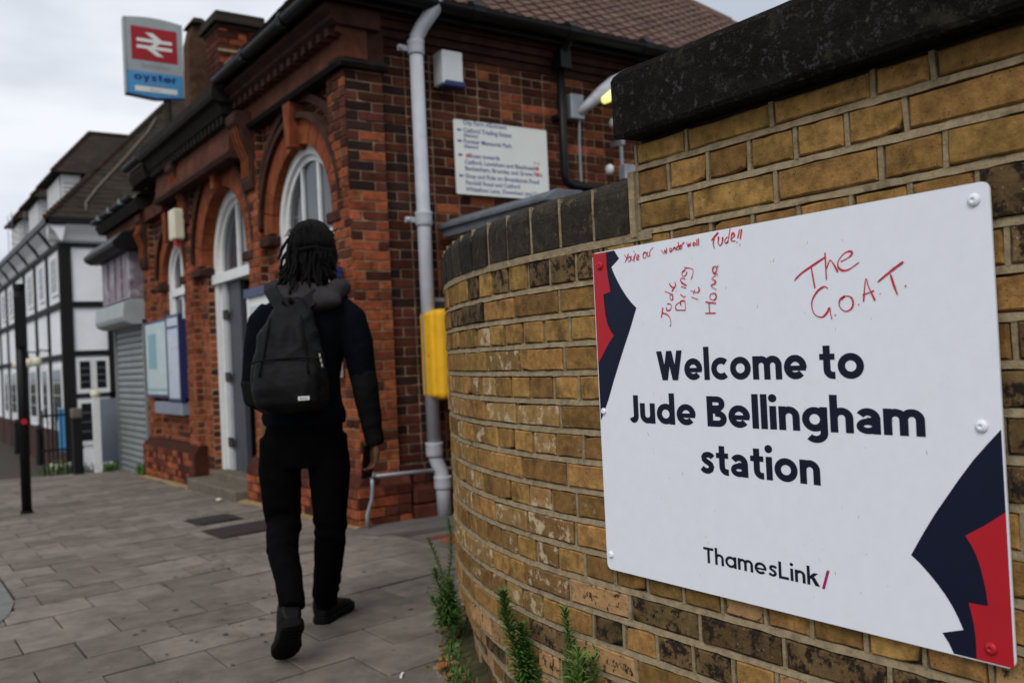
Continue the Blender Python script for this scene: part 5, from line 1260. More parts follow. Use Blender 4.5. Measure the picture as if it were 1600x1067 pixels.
casement('y', 3.67, -.45, .36, 1.02); casement('y', 4.02, -.45, .34, 1.02); casement('y', 4.58, -.45, .4, 1.02)
for y in (22.85, 26.9, 31.1, 35.2):
    casement('x', y, 2.98, .95, .92, lights=2)
for y in (24.9, 29.1, 33.2):
    casement('x', y, 2.98, .8, .92, lights=2)
for y in (22.80, 26.8, 31.0):
    casement('x', y, .0, 1.2, 1.35, lights=2)
for y in (24.9, 29.0, 33.2):
    casement('x', y, .0, .8, 1.35, lights=2)
# white cove under the eaves, black gutter, roof
MB().prism([(PX, 4.12), (PX-.05, 4.16), (PX-.12, 4.30), (PX-.27, 4.47), (PX-.27, 4.55), (PX+.1, 4.55)], PY-.27, 38, axis=1).build('cove', 'render', pub)
MB().prism([(PY, 4.12), (PY-.05, 4.16), (PY-.12, 4.30), (PY-.27, 4.47), (PY-.27, 4.55), (PY+.1, 4.55)], PX-.26, 14, axis=0).build('cove', 'render', pub)
for y in (23.4, 25.3, 27.3, 29.4, 31.5, 33.6): MB().prism([(PX-.06, 4.11), (PX-.29, 4.45), (PX-.33, 4.57), (PX+.1, 4.57)], y, y+.16, axis=1).build('eaves_bracket', 'beam', pub)
MB().box(PX-.33, PX-.26, PY-.33, 38, 4.50, 4.64).build('gutter', 'black_metal', pub)
MB().box(PX-.33, 14, PY-.33, PY-.26, 4.50, 4.64).build('gutter', 'black_metal', pub)
ex, ey2, e3 = PX-.30, PY-.30, 4.62; p_ = 1.07; HH = 4.2
rf = MB()
hx, hy = ex+HH/p_, ey2+HH/p_
rf.add([(ex, ey2, e3), (14, ey2, e3), (14, hy, e3+HH), (hx, hy, e3+HH)], [(0, 1, 2, 3)])
rf.add([(ex, ey2, e3), (hx, hy, e3+HH), (hx, 38, e3+HH), (ex, 38, e3)], [(0, 1, 2, 3)])
rf.build('roof', 'roof_dark', pub)
Lp = math.hypot(1, p_)
tiles('roof_tiles', (ex, ey2, e3+.01), (1, 0, 0), (0, 1, p_), 46, int(HH/p_*Lp/.19), .23, .19, 'roof_dark', pub, clip=lambda s: (s/Lp+.02, 11), th=.012, wob=.014)
for i in range(48):
    k = i*.083; MB().ball((ex+k, ey2+k, e3+k*p_+.02), (.085, .085, .07), 8).build('hip_tile', 'roof_dark' if i % 3 else 'moulding', pub)
# cable-like lead roll on the near slope
def on_slope(x, s): return (x, ey2+s, e3+s*p_+.06)
MB().tube([on_slope(3.98, .12), on_slope(4.02, .35), on_slope(4.35, .75), on_slope(5.1, 1.55), on_slope(5.95, 2.5), on_slope(6.3, 3.0)], .028, 8).build('roof_cable', 'step', pub, smooth=True)
for y0 in (23.9, 27.4, 31.2):
    w = 2.0; xf = PX+.30; zb, zt = 4.95, 6.0
    d = MB().box(xf, xf+1.6, y0, y0+w, zb-.1, zt).build('dormer', 'beam', pub)
    MB().box(xf-.03, xf-.005, y0+.1, y0+w-.1, zb+.05, zt-.08).build('dormer_window', 'white_paint', d)
    for k in range(7): MB().box(xf-.045, xf-.031, y0+.16, y0+w-.16, zb+.12+k*.11, zb+.17+k*.11).build('louvre', 'white_paint', d)
    MB().box(xf-.01, xf+.42, y0-.02, y0-.005, zb+.02, zt-.05).build('louvred_cheek', 'white_paint', d)
    for k in range(8): MB().box(xf+.03, xf+.38, y0-.035, y0-.021, zb+.08+k*.1, zb+.11+k*.1).build('louvre', 'hood', d)
    rm = MB(); ym = y0+w/2; zr = zt+1.25
    rm.add([(xf-.22, y0-.2, zt-.02), (xf-.22, y0+w+.2, zt-.02), (xf+.85, ym, zr), (xf+3.2, y0-.2, zt-.02), (xf+3.2, y0+w+.2, zt-.02), (xf+3.2, ym, zr)],
           [(0, 2, 1), (0, 3, 5, 2), (1, 2, 5, 4), (0, 1, 4, 3), (3, 4, 5)])
    rm.build('dormer_roof', 'roof_dark', d)
    for a, b in (((xf-.22, y0-.2, zt), (xf+.85, ym, zr+.02)), ((xf+.85, ym, zr+.02), (xf+3.1, ym, zr+.02)), ((xf-.22, y0+w+.2, zt), (xf+.85, ym, zr+.02))):
        MB().tube([a, b], .05, 6).build('ridge_tile', 'moulding', d)
for i, y in enumerate((25.9, 28.3, 24.4)):
    o = MB().tube([(PX-.02, y, 1.75), (PX-.30, y, 1.78), (PX-.30, y, 1.6)], .02, 6).build('lantern', 'black_metal', pub); MB().ball((PX-.30, y, 1.5), .12, 10).build('lantern_globe', 'cream', o)
base(pub, (PX, PY, ZB))
ba = thing('blue_banner', 'narrow pale blue upright banner at the corner of the half-timbered pub', 'banner')
MB().box(3.19, 3.31, 21.85, 21.89, -.50, .42).build('cloth', 'sky_blue', ba); MB().tube([(3.15, 21.9, -1.0), (3.15, 21.9, .55)], .025, 6).build('pole', 'black_metal', ba); base(ba, (3.15, 21.9, -1.0))
tk = thing('plant_tub', 'pale round tub at the foot of the pub corner post', 'planter')
MB().loft([(-1.0, 3.12, 21.4, .16, .16), (-.78, 3.12, 21.4, .21, .21), (-.72, 3.12, 21.4, .22, .22), (-.72, 3.12, 21.4, .18, .18)], 14).build('tub', 'cream', tk); MB().ball((3.12, 21.4, -.68), (.17, .17, .06), 8).build('soil', 'soil', tk); base(tk, (3.12, 21.4, -1))

# far side buildings at the left edge
fb = thing('far_shop_building', 'dark brick shop with timbered upper floor far down the street beyond the pub', 'building')
MB().box(3.3, 12, 40, 52, -1.02, 4.0).build('wall', 'pub_brick', fb)
MB().prism([(2.9, 4.0), (12, 4.0), (12, 7.0), (6, 7.0)], 39.8, 52.2, axis=1).build('roof', 'roof_dark', fb)
MB().box(3.25, 3.30, 40.2, 46, 1.6, 2.1).build('fascia', 'red_print', fb)
for y in (40.5, 43, 45.6, 48.2):
    w_ = MB().box(3.25, 3.30, y, y+1.6, -.3, 1.4).build('shop_window', 'leaded', fb); w2 = MB().box(3.24, 3.30, y, y+1.6, 2.5, 3.6).build('window', 'white_paint', fb); MB().box(3.23, 3.239, y+.15, y+1.45, 2.6, 3.5).build('pane', 'leaded', w2)
base(fb, (3.3, 40, -1))
fh = thing('far_house', 'small distant gabled house with white upper wall at the left edge of the street', 'building')
MB().box(2.6, 10, 56, 70, -1.02, 3.2).build('wall', 'render', fh); MB().prism([(2.2, 3.2), (10.4, 3.2), (6.3, 7.2)], 55.8, 70.2, axis=1).build('roof', 'roof_dark', fh)
for y in (57, 60.5, 64): MB().box(2.55, 2.6, y, y+1.3, 1.0, 2.4).build('window', 'leaded', fh)
MB().box(2.5, 2.6, 56, 70, -1.0, .4).build('shopfront', 'pub_brick', fh); base(fh, (2.6, 56, -1))
an = thing('roof_aerial', 'thin lattice aerial standing above the far end of the pub eaves', 'aerial')
ax, ay = 3.42, 30.6
for dx, dy in ((0, 0), (.0, .9), (.35, .0)): MB().tube([(ax+dx, ay+dy, 4.6), (ax+dx, ay+dy, 6.1)], .012, 5).build('mast', 'galv', an)
for k in range(6): MB().tube([(ax-.05, ay-.1, 4.95+k*.2), (ax+.4, ay+1.0, 4.95+k*.2)], .009, 5).build('rung', 'galv', an)
base(an, (ax, ay, 4.6))

# ================================================================ STREET FURNITURE
def post_thing(name, label, cat, x, y, group=None): return thing(name, label, cat)
pl = thing('sign_pole', 'tall slim black pole standing near the kerb with a small red reflector', 'pole')
px_, py_ = 1.12, 9.72; zg = gz(9.72)
MB().tube([(px_, py_, zg-.02), (px_, py_, 1.95)], .044, 16).build('shaft', 'black_metal', pl, smooth=True)
MB().tube([(px_, py_, zg-.01), (px_, py_, zg+.03)], .055, 16).build('foot_collar', 'black_metal', pl)
MB().tube([(px_, py_, 1.95), (px_, py_, 2.0)], .05, 14).build('cap', 'black_metal', pl)
bevel(MB().box(px_-.05, px_+.05, py_-.06, py_-.045, 1.40, 1.88).build('sign_back', 'black_metal', pl), .004, 1)
MB().loft([(py_-.056, px_, .70, .028, .028), (py_-.045, px_, .70, .028, .028)], 14, axis='y').build('reflector', 'red_print', pl); base(pl, (px_, py_, zg))
wp = thing('wooden_post', 'short dark wooden bollard with a weathered brown top beside the weeds', 'bollard')
zg = gz(13.9); o = MB().box(2.20, 2.32, 13.86, 13.98, zg-.05, .52).build('shaft', 'beam', wp); bevel(MB().box(2.19, 2.33, 13.85, 13.99, .52, .66).build('top', 'step', wp), .02, 2); base(wp, (2.26, 13.92, zg))
wt = thing('white_gate_post', 'white painted gate post with a round cap in front of the grey sheet', 'post')
MB().box(2.47, 2.56, 13.87, 13.96, zg-.05, .80).build('shaft', 'white_paint', wt); MB().ball((2.515, 13.915, .84), (.07, .07, .06), 10).build('cap', 'cream', wt, smooth=True); base(wt, (2.515, 13.915, zg))
gs = thing('grey_sheet_gate', 'plain blue-grey sheet gate panel beside the roller shutter', 'gate')
MB().box(2.57, 2.86, 14.24, 14.27, zg+.10, .76).build('sheet', 'plate', gs)
for x in (2.57, 2.82): MB().box(x, x+.04, 14.272, 14.31, zg-.05, .74).build('frame_rail', 'galv', gs)
base(gs, (2.7, 14.25, zg))
rl = thing('black_railings', 'black upright iron railings between the wooden post and the white post', 'railing')
for i in range(9): MB().box(2.0+i*.062, 2.018+i*.062, 15.2, 15.22, gz(15.2)-.05, .62+.0*i).build('bar', 'black_metal', rl)
for z in (.0, .52): MB().box(1.98, 2.56, 15.195, 15.225, z, z+.03).build('rail', 'black_metal', rl)
base(rl, (2.25, 15.2, gz(15.2)))
for i, (x, y) in enumerate(((3.2, 24.9), (3.2, 29.3))):
    b = thing('pub_bollard', ['black bollard standing at the pub wall nearest its corner', 'black bollard further along the pub wall'][i], 'bollard', group='bollards by the pub wall')
    MB().loft([(-1.0, x, y, .09, .09), (-.2, x, y, .07, .07), (-.15, x, y, .09, .09), (-.02, x, y, .05, .05)], 12).build('shaft', 'black_metal', b); base(b, (x, y, -1))

# drain grates in the pavement
def grate(label, x0, x1, y0, y1, n):
    t = thing('drain_grate', label, 'drain cover', group='drain covers in the pavement')
    z = gz((y0+y1)/2)
    def q(z0, y): return gz(y)+z0
    mb = MB().box(x0, x1, y0, y1, 0, .004); mb.v = [(a, b+.13*(a-x0), gz(b)+c+.0025) for a, b, c in mb.v]; mb.build('plate', 'iron', t)
    fr = MB().box(x0+.02, x1-.02, y0+.02, y1-.02, .0045, .006); fr.v = [(a, b+.13*(a-x0), gz(b)+c+.0025) for a, b, c in fr.v]; fr.build('recess', 'black_metal', t)
    for i in range(n):
        a = x0+.03+(x1-x0-.06)*i/n; m = MB().box(a, a+(x1-x0-.06)/n*.55, y0+.025, y1-.025, .0065, .011); m.v = [(u, b+.13*(u-x0), gz(b)+c+.0025) for u, b, c in m.v]; m.build('grate_bar', 'iron', t)
    base(t, ((x0+x1)/2, (y0+y1)/2, z))
grate('smaller rusty drain grate further from the walking person', 2.02, 2.40, 7.30, 7.72, 8)
grate('larger rusty drain grate nearer the walking person', 1.96, 2.56, 6.50, 7.02, 14)

# litter and leaves
lt = MB().ball((0, 0, 0), (.03, .022, .014), 8); o = lt.build('paper_litter', 'litter'); o.location = (2.62, 8.72, gz(8.7)+.018); tag(o, 'scrap of white paper lying near the entrance step', 'litter')
for v in o.data.vertices: v.co += noise.noise_vector(v.co*60)*.006
def dead_leaf(x, y, s, rz, label):
    b = MB(); vs = []; fs = []; n = 7
    for i in range(n+1):
        t = i/n; w = math.sin(math.pi*min(t*1.05, 1))*.3*s; vs += [((t-.5)*s, -w, .012*s/.05*math.sin(t*5)+.02*s), ((t-.5)*s, 0, .1*s*math.sin(t*3)), ((t-.5)*s, w, .25*s*t)]
        if i: fs += [(3*i-3, 3*i-2, 3*i+1, 3*i), (3*i-2, 3*i-1, 3*i+2, 3*i+1)]
    o = b.add(vs, fs).build('dead_leaf', 'dead_leaf', fix=False); o.location = (x, y, gz(y)+.015); o.rotation_euler = (.3, .2, rz); tag(o, label, 'leaf')
dead_leaf(1.63, 2.86, .085, .5, 'large curled brown leaf on the paving at the foot of the curved wall')
dead_leaf(1.60, 2.75, .05, 2.0, 'small brown leaf beside the big curled one at the wall foot')
bt = MB().box(-.02, .02, -.004, .004, 0, .008).build('cigarette_end', 'litter'); bt.location = (1.50, 2.93, gz(2.9)+.003); bt.rotation_euler = (0, 0, .9); tag(bt, 'white cigarette end on the slabs left of the tall weed', 'litter')
# dark gum spots trodden into the slabs
gm = MB(); q = random.Random(8)
for i in range(95):
    x = q.uniform(.8, 2.3); y = q.uniform(2.6, 6.0)
    if x > 1.45 and y < 3.2: continue
    r = q.uniform(.005, .014); k = 7; vs = [(x+r*math.cos(a*2*math.pi/k)*q.uniform(.7, 1.3), y+r*math.sin(a*2*math.pi/k)*q.uniform(.7, 1.3), gz(y)+.0046) for a in range(k)]
    gm.add(vs, [tuple(range(k))])
gm.build('chewing_gum_spots', 'gum', fix=False, kind='stuff')
# mossy growth along walls
def tuft_mass(name, pts, n, h, m, spread=.05):
    b = MB(); q = random.Random(len(name)*7+n)
    for i in range(n):
        x, y, z = pts[q.randrange(len(pts))]; x += q.gauss(0, spread); y += q.gauss(0, spread*1.6)
        a = q.uniform(0, 6.28); l = h*q.uniform(.4, 1); d = Vector((math.cos(a), math.sin(a), 0)); w = d.cross(Vector((0, 0, 1)))*.006*(h/.15)
        p0 = Vector((x, y, z)); p1 = p0+d*l*.25+Vector((0, 0, l*.7)); p2 = p0+d*l*.6+Vector((0, 0, l))
        b.add([tuple(v) for v in (p0-w, p0+w, p1+w, p1-w, p2)], [(0, 1, 2, 3), (3, 2, 4)])
    return b.build(name, m, fix=False, kind='stuff')
tuft_mass('grass_tufts', [(2.1+.1*i, 15.4, gz(15.4)) for i in range(6)], 150, .20, 'leaf', .10)
tuft_mass('moss_and_grass', [(2.78, 12.43, -.2), (2.76, 12.5, -.2), (2.6, 13.8, -.25), (2.7, 13.9, -.25)], 160, .16, 'leaf', .03)

# weeds growing out of the foot of the curved wall
def weed(label, x, y, h, lean, n_leaf, L_, m='leaf', stems=1, spread=.03, seed=1, z=None):
    t = thing('weed_plant', label, 'weed', group='weeds at the foot of the curved wall')
    q = random.Random(seed); z0 = gz(y) if z is None else z
    for s in range(stems):
        bx_, by_ = x+q.gauss(0, spread), y+q.gauss(0, spread); hh = h*(1 if s == 0 else q.uniform(.45, .9)); le = Vector(lean)+Vector((q.gauss(0, .12), q.gauss(0, .12), 0))*(1 if s else .3)
        kk = q.uniform(-1, 1); P = [Vector((bx_, by_, z0))+le*hh*(i/6)**1.4+Vector((.05*kk*hh*math.sin(i*.8), .05*hh*math.cos(i*1.1+kk), hh*i/6)) for i in range(7)]
        MB().tube(P, [.0042, .004, .0037, .0033, .003, .0024, .0012], 6).build('stem', 'stem', t)
        b = MB(); nl = int(n_leaf*(hh/h))
        for i in range(nl):
            f = (i+.5)/nl; k = min(int(f*6), 5); p = P[k].lerp(P[k+1], f*6-k); a = i*2.4+q.uniform(-.4, .4)
            up = .15+.9*f**2.5+q.uniform(-.15, .2); d = Vector((math.cos(a), math.sin(a), up)).normalized(); l = L_*q.uniform(.7, 1.2)*(1.05-.55*f)*(.65+.7*min(f*3, 1)*.5)
            sd = d.cross(Vector((0, 0, 1))).normalized()*(.0036*L_/.06); dr = Vector((0, 0, -.30*l))
            p1 = p+d*l*.5+Vector((0, 0, .03*l)); p2 = p+d*l+dr*.7; up_ = sd.cross(d)*.35
            b.add([tuple(v) for v in (p-sd*.5, p+sd*.5, p1+sd+up_, p1-sd+up_, p2, p1)], [(0, 1, 2, 5), (0, 5, 3), (3, 5, 4), (5, 2, 4)])
        b.build('leaves', m if s % 3 else m, t, fix=False)
    base(t, (x, y, z0))
weed('tall upright weed standing directly in front of the curved wall', 1.426, 2.055, .45, (-.01, .01, 0), 420, .072, 'leaf', 3, .012, 3)
weed('bushy weed spilling out at the left edge of the curved wall', 1.80, 3.10, .23, (-.20, -.05, 0), 110, .075, 'leaf', 7, .03, 5, z=.07)
weed('weed climbing up the curved wall edge above the bushy one', 1.905, 3.24, .46, (.0, .0, 0), 200, .055, 'leaf', 3, .014, 8)
weed('weed with a narrow stem between the tall one and the pale low clump', 1.405, 1.83, .45, (.0, .0, 0), 230, .062, 'leaf', 3, .009, 12)
weed('low clump of pale green weeds at the bottom under the sign corner', 1.395, 1.76, .38, (-.03, -.04, 0), 110, .085, 'leaf_light', 9, .034, 15)
weed('small sprig of weed at the wall foot between the leaf and the tall weed', 1.545, 2.62, .10, (-.2, -.1, 0), 30, .05, 'leaf', 4, .02, 19)
tuft_mass('moss_at_wall_foot', [tuple(wall_at(t_)[0]+wall_at(t_)[1]*.03+Vector((0, 0, gz(wall_at(t_)[0].y)+.01))) for t_ in [1.9+.05*i_ for i_ in range(32)]], 420, .05, 'leaf', .018)

# ================================================================ PERSON
def bake(mb_or_list, name, m, parent, voxel=.01, smooth=6, disp=None, factor=.5, kind=None):
    me = mb_or_list.mesh(name, m)
    bm = bmesh.new(); bm.from_mesh(me); bmesh.ops.recalc_face_normals(bm, faces=bm.faces); bm.to_mesh(me); bm.free()
    o = bpy.data.objects.new(name+'_raw', me); COL.objects.link(o)
    r = o.modifiers.new('r', 'REMESH'); r.mode = 'VOXEL'; r.voxel_size = voxel
    s = o.modifiers.new('s', 'SMOOTH'); s.factor = factor; s.iterations = smooth
    dg = bpy.context.evaluated_depsgraph_get(); dg.update()
    out = bpy.data.meshes.new_from_object(o.evaluated_get(dg)); COL.objects.unlink(o); bpy.data.objects.remove(o)
    out.name = name
    if disp:
        nrm = [v.normal.copy() for v in out.vertices]
        for v, n in zip(out.vertices, nrm): v.co += n*disp(v.co.copy())
    out.polygons.foreach_set('use_smooth', [True]*len(out.polygons)); out.update()
    out.materials.clear(); out.materials.append(M[m])
    return link(name, out, parent, kind)
PC = Vector((1.466, 3.68, gz(3.68)-.002)); yaw = -R_(34.94)   # the figure faces away from the camera
def ridged(p, sc, amp): 
    return amp*(1-2*abs(noise.noise(Vector(p)*sc)))
def folds(p, amp=1.):
    a = ridged((p.x*7+p.z*2.2, p.y*7, p.z*13-p.x*5), 1.0, .0030)+ridged((p.x*16, p.y*16, p.z*26), 1., .0011)
    return a*amp
def limb(mb, path, rad, seg=18, flat=1.): mb.tube(path, rad, seg, flat=flat)
person = thing('person', 'person in black hooded jacket and black trousers walking away, long dreadlocks over the hood', 'person')
ground = 0
# joints (x right, y forward, z up)
hd = Vector((.080, .0, 1.625))
body = MB()
body.ball(hd+Vector((0, .008, 0)), (.074, .092, .112), 20); body.ball(hd+Vector((0, .045, -.06)), (.055, .058, .06), 14); body.ball(hd+Vector((0, .10, -.012)), (.012, .018, .02), 8)
body.ball(hd+Vector((0, .093, -.055)), (.024, .012, .009), 8)
for s in (-1, 1): body.ball(hd+Vector((s*.077, .0, -.01)), (.012, .022, .034), 8); body.ball(hd+Vector((s*.03, .085, .02)), (.014, .01, .008), 8)
limb(body, [hd+Vector((0, -.005, -.06)), (.062, -.01, 1.50), (.05, -.01, 1.42)], [.056, .058, .08])
body.loft([(.95, 0, 0, .14, .09), (1.1, .015, 0, .13, .085), (1.3, .035, 0, .165, .095), (1.40, .045, 0, .16, .08), (1.45, .05, 0, .08, .06)], 20)
limb(body, [(.18, 0, 1.37), (.248, -.01, 1.24), (.272, -.02, 1.08)], [.052, .048, .040]); limb(body, [(.272, -.02, 1.08), (.286, .03, .93), (.298, .065, .79)], [.040, .035, .027])
limb(body, [(-.09, 0, 1.37), (-.155, -.01, 1.24), (-.176, -.03, 1.07)], [.052, .048, .040]); limb(body, [(-.176, -.03, 1.07), (-.12, .13, .99), (-.06, .235, 1.01)], [.042, .036, .027])
limb(body, [(-.085, 0, .92), (-.10, .01, .68), (-.10, .02, .47)], [.085, .075, .055]); limb(body, [(-.10, .02, .47), (-.05, -.19, .41), (.02, -.38, .32)], [.05, .050, .034])
limb(body, [(.085, 0, .92), (.10, .02, .68), (.10, .05, .47)], [.085, .075, .055]); limb(body, [(.095, .05, .47), (.06, .11, .31), (.02, .195, .12)], [.05, .052, .036])
limb(body, [(.02, .195, .12), (.03, .24, .05)], [.036, .03]); limb(body, [(.02, -.38, .32), (.035, -.43, .26)], [.034, .03])
def hand(mb, wrist, d, side, palm_n, curl):
    """palm and five unequal, bent fingers; d points down the hand, side towards the little finger, palm_n out of the palm"""
    w, d, s, n = Vector(wrist), Vector(d).normalized(), Vector(side).normalized(), Vector(palm_n).normalized()
    for k in (-.024, -.008, .008, .024): mb.tube([w+s*k*.55, w+d*.045+s*k, w+d*.085+s*k*1.05], [.016, .0165, .0125], 8)
    for k, ln, r in ((-.028, .066, .0088), (-.0095, .075, .009), (.0095, .070, .0088), (.027, .054, .0078)):
        b = w+d*.082+s*k; c = curl
        p1 = b+(d*math.cos(c*.5)+n*math.sin(c*.5))*ln*.45; p2 = p1+(d*math.cos(c*1.3)+n*math.sin(c*1.3))*ln*.32; p3 = p2+(d*math.cos(c*1.9)+n*math.sin(c*1.9))*ln*.26
        mb.tube([b-d*.01, b, p1, p2, p3], [r*1.1, r*1.08, r, r*.93, r*.75], 8)
    t0 = w+d*.025-s*.022; t1 = t0+(d*.7-s*.5+n*.35).normalized()*.035; t2 = t1+(d*.85-s*.05+n*.6).normalized()*.030; t3 = t2+(d*.8+s*.2+n*.5).normalized()*.022
    mb.tube([t0, t1, t2, t3], [.0135, .0115, .0098, .0075], 8)
hand(body, (.297, .062, .80), (-.10, .10, -1), (.45, -.9, -.05), (-.9, -.42, 0), .95)
hand(body, (-.065, .23, 1.01), (.75, .55, .12), (0, .1, -1), (.55, -.8, .1), 1.0)
bo = bake(body, 'body', 'skin', person, .0055, 3)
for s in (-1, 1):
    e_ = MB().ball(hd+Vector((s*.03, .0935, .02)), (.010, .006, .006), 10).build('eye', 'board', bo, smooth=True)
# jacket
jk = MB()
jk.loft([(.895, .012, -.002, .172, .125), (.93, .012, -.002, .176, .128), (.99, .012, 0, .160, .120), (1.08, .016, 0, .152, .114), (1.18, .022, 0, .165, .118), (1.28, .034, 0, .186, .122), (1.35, .043, 0, .200, .118), (1.400, .048, -.004, .178, .104), (1.440, .052, -.008, .125, .088), (1.475, .057, -.01, .095, .082)], 28)
limb(jk, [(.175, 0, 1.37), (.222, -.005, 1.325), (.253, -.012, 1.23), (.272, -.02, 1.08)], [.066, .072, .064, .054])
limb(jk, [(-.095, 0, 1.37), (-.135, -.005, 1.325), (-.160, -.012, 1.22), (-.178, -.03, 1.06)], [.066, .072, .066, .058])
bake(jk, 'jacket', 'jacket', person, .008, 5, lambda p: folds(p, .9))
sl = MB()
limb(sl, [(.270, -.018, 1.105), (.275, -.018, 1.06), (.284, .015, .95), (.294, .055, .83), (.298, .062, .79)], [.056, .055, .048, .041, .036])
bake(sl, 'sleeve', 'sleeve', person, .007, 3, lambda p: folds(p, 1.0))
sl = MB(); limb(sl, [(-.178, -.028, 1.09), (-.178, -.025, 1.03), (-.135, .09, .975), (-.085, .205, 1.0), (-.07, .222, 1.005)], [.061, .060, .052, .045, .040])
bake(sl, 'sleeve', 'sleeve', person, .007, 3, lambda p: folds(p, 1.0))
# bunched hood
ho = MB()
ring = [Vector((.056+.138*math.cos(a), -.010+.110*math.sin(a), 1.452+.026*math.sin(a)+.012*math.cos(a*2))) for a in [2*math.pi*i/22 for i in range(23)]]
ho.tube(ring, [.034+.008*math.sin(i*1.3) for i in range(23)], 12, cap=False)
ho.ball((.075, -.100, 1.415), (.130, .046, .064), 18); ho.ball((.03, -.09, 1.45), (.10, .036, .040), 16)
def hf(p): return folds(p, 1.4)+.010*math.sin((p.z-1.4)*60+p.x*14+math.sin(p.x*25))*math.exp(-((p.y+.13)/.07)**2)
bake(ho, 'hood', 'hoodm', person, .0075, 4, hf)
# trousers
tr = MB()
tr.loft([(.96, .008, 0, .155, .112), (.88, .006, 0, .166, .122), (.80, .004, 0, .168, .122), (.72, .004, .004, .155, .104)], 26)
limb(tr, [(-.088, .0, .84), (-.100, .005, .70), (-.102, .012, .56), (-.096, .012, .47), (-.075, -.10, .435), (-.045, -.22, .395), (.005, -.345, .335), (.034, -.43, .275), (.042, -.455, .245)], [.092, .088, .078, .072, .064, .058, .052, .048, .046])
limb(tr, [(.095, .0, .84), (.106, .01, .70), (.100, .03, .56), (.092, .05, .47), (.078, .085, .36), (.050, .14, .22), (.026, .19, .125), (.024, .205, .075)], [.092, .088, .076, .070, .064, .058, .053, .048])
def tf(p):
    k = math.exp(-((p.z-.46)/.09)**2)
    w_ = noise.noise(Vector((p.x*9, p.y*9, p.z*6)))
    return folds(p, 1.0)+.0045*k*math.sin(p.z*85+p.x*30+p.y*14+w_*6)*(.4+w_)+.0045*math.exp(-((p.z-.16)/.09)**2)*math.sin(p.z*100+p.x*35+w_*8)*(.5+w_)
bake(tr, 'trousers', 'trousers', person, .008, 5, tf)
# shoes
def shoe(heel, d, up, name='shoe', W_=1.18):
    h, d, up = Vector(heel), Vector(d).normalized(), Vector(up).normalized(); up = (up-d*up.dot(d)).normalized(); sd_ = d.cross(up)
    m = Matrix.Identity(4)
    for i in range(3): m[i][0] = d[i]; m[i][1] = -sd_[i]; m[i][2] = up[i]; m[i][3] = h[i]
    so = MB(); prof = [(-.004, .020), (.01, .034), (.05, .040), (.10, .037), (.15, .042), (.20, .050), (.245, .046), (.275, .034), (.288, .016)]
    so.loft([(x, 0, .018, w*W_, .019) for x, w in prof], 20, n=4.5, axis='x', mtx=m)
    s_ = bake(so, 'sole', 'sole', None, .0045, 1)
    for k in range(9):
        MB().box(.012+k*.03, .024+k*.03, -.030, .030, -.004, .004, mtx=m).build('tread', 'sole', s_)
    up_ = MB(); up_.loft([(.0, 0, .068, .030, .040), (.012, 0, .074, .040, .056), (.05, 0, .076, .043, .056), (.10, 0, .064, .042, .044), (.15, 0, .052, .039, .030), (.20, 0, .044, .044, .022), (.245, 0, .040, .040, .016), (.272, 0, .036, .026, .010)], 20, n=2.6, axis='x', mtx=m)
    up_.loft([(.06, .045, 0, .040, .034), (.10, .042, 0, .041, .035), (.125, .038, 0, .040, .034)], 18, mtx=m)
    u = bake(up_, name, 'shoe', person, .005, 3)
    s_.parent = u
    MB().box(-.001, .003, -.010, .010, .092, .104, mtx=m).build('heel_tab', 'zip', u)
    return u
shoe((.003, .165, 0.0), (.27, 1, 0), (0, 0, 1))
shoe((.062, -.515, .192), (-.34, .72, -.66), (-.30, .60, .74))
# hair: cap and locks
hc = MB(); hc.ball(hd+Vector((0, -.012, .020)), (.086, .104, .100), 24); hc.ball(hd+Vector((-.005, -.025, -.115)), (.070, .058, .075), 14); hc.ball(hd+Vector((-.004, -.06, -.05)), (.078, .055, .07), 16); hc.ball(hd+Vector((.005, -.075, .03)), (.07, .045, .05), 12)
def hcf(p):
    q_ = p-hd; a = math.atan2(q_.x, -q_.y)
    return .0060*math.sin(a*17+q_.z*26)+.003*math.sin(q_.z*150+a*9)
hair = bake(hc, 'hair', 'hair', person, .0055, 2, hcf)
q = random.Random(14)
for i in range(52):
    a = R_(-118+236*(i+.5)/52)+q.uniform(-.06, .06)      # 0 = back of the head
    z0 = q.uniform(-.01, .085)
    r0 = Vector((math.sin(a)*.085, -math.cos(a)*.100-.01, z0)); L_ = q.uniform(.11, .19) if abs(a) > 1.0 else q.uniform(.13, .26)
    out = Vector((math.sin(a), -math.cos(a), 0)); P = []; n_ = 9; ph = q.uniform(0, 6)
    flare = q.uniform(.012, .035)+(.030 if a < -.4 else -.012)
    for k in range(n_+1):
        t = k/n_; zz = z0-L_*t
        neck = .020*math.exp(-((zz+.09)/.05)**2)
        p = hd+r0*1.0+out*(flare*t**1.5*1.2-neck*.6)+Vector((math.sin(t*7+ph)*.006, math.cos(t*6+ph)*.005, -L_*t)); P.append(p)
    rr0 = q.uniform(.0072, .0108)
    MB().tube(P, [rr0*(1+.16*math.sin(k*2.6+ph))*(1-.35*k/n_) for k in range(n_+1)], 8).build('dreadlock', 'hair', hair, smooth=True)
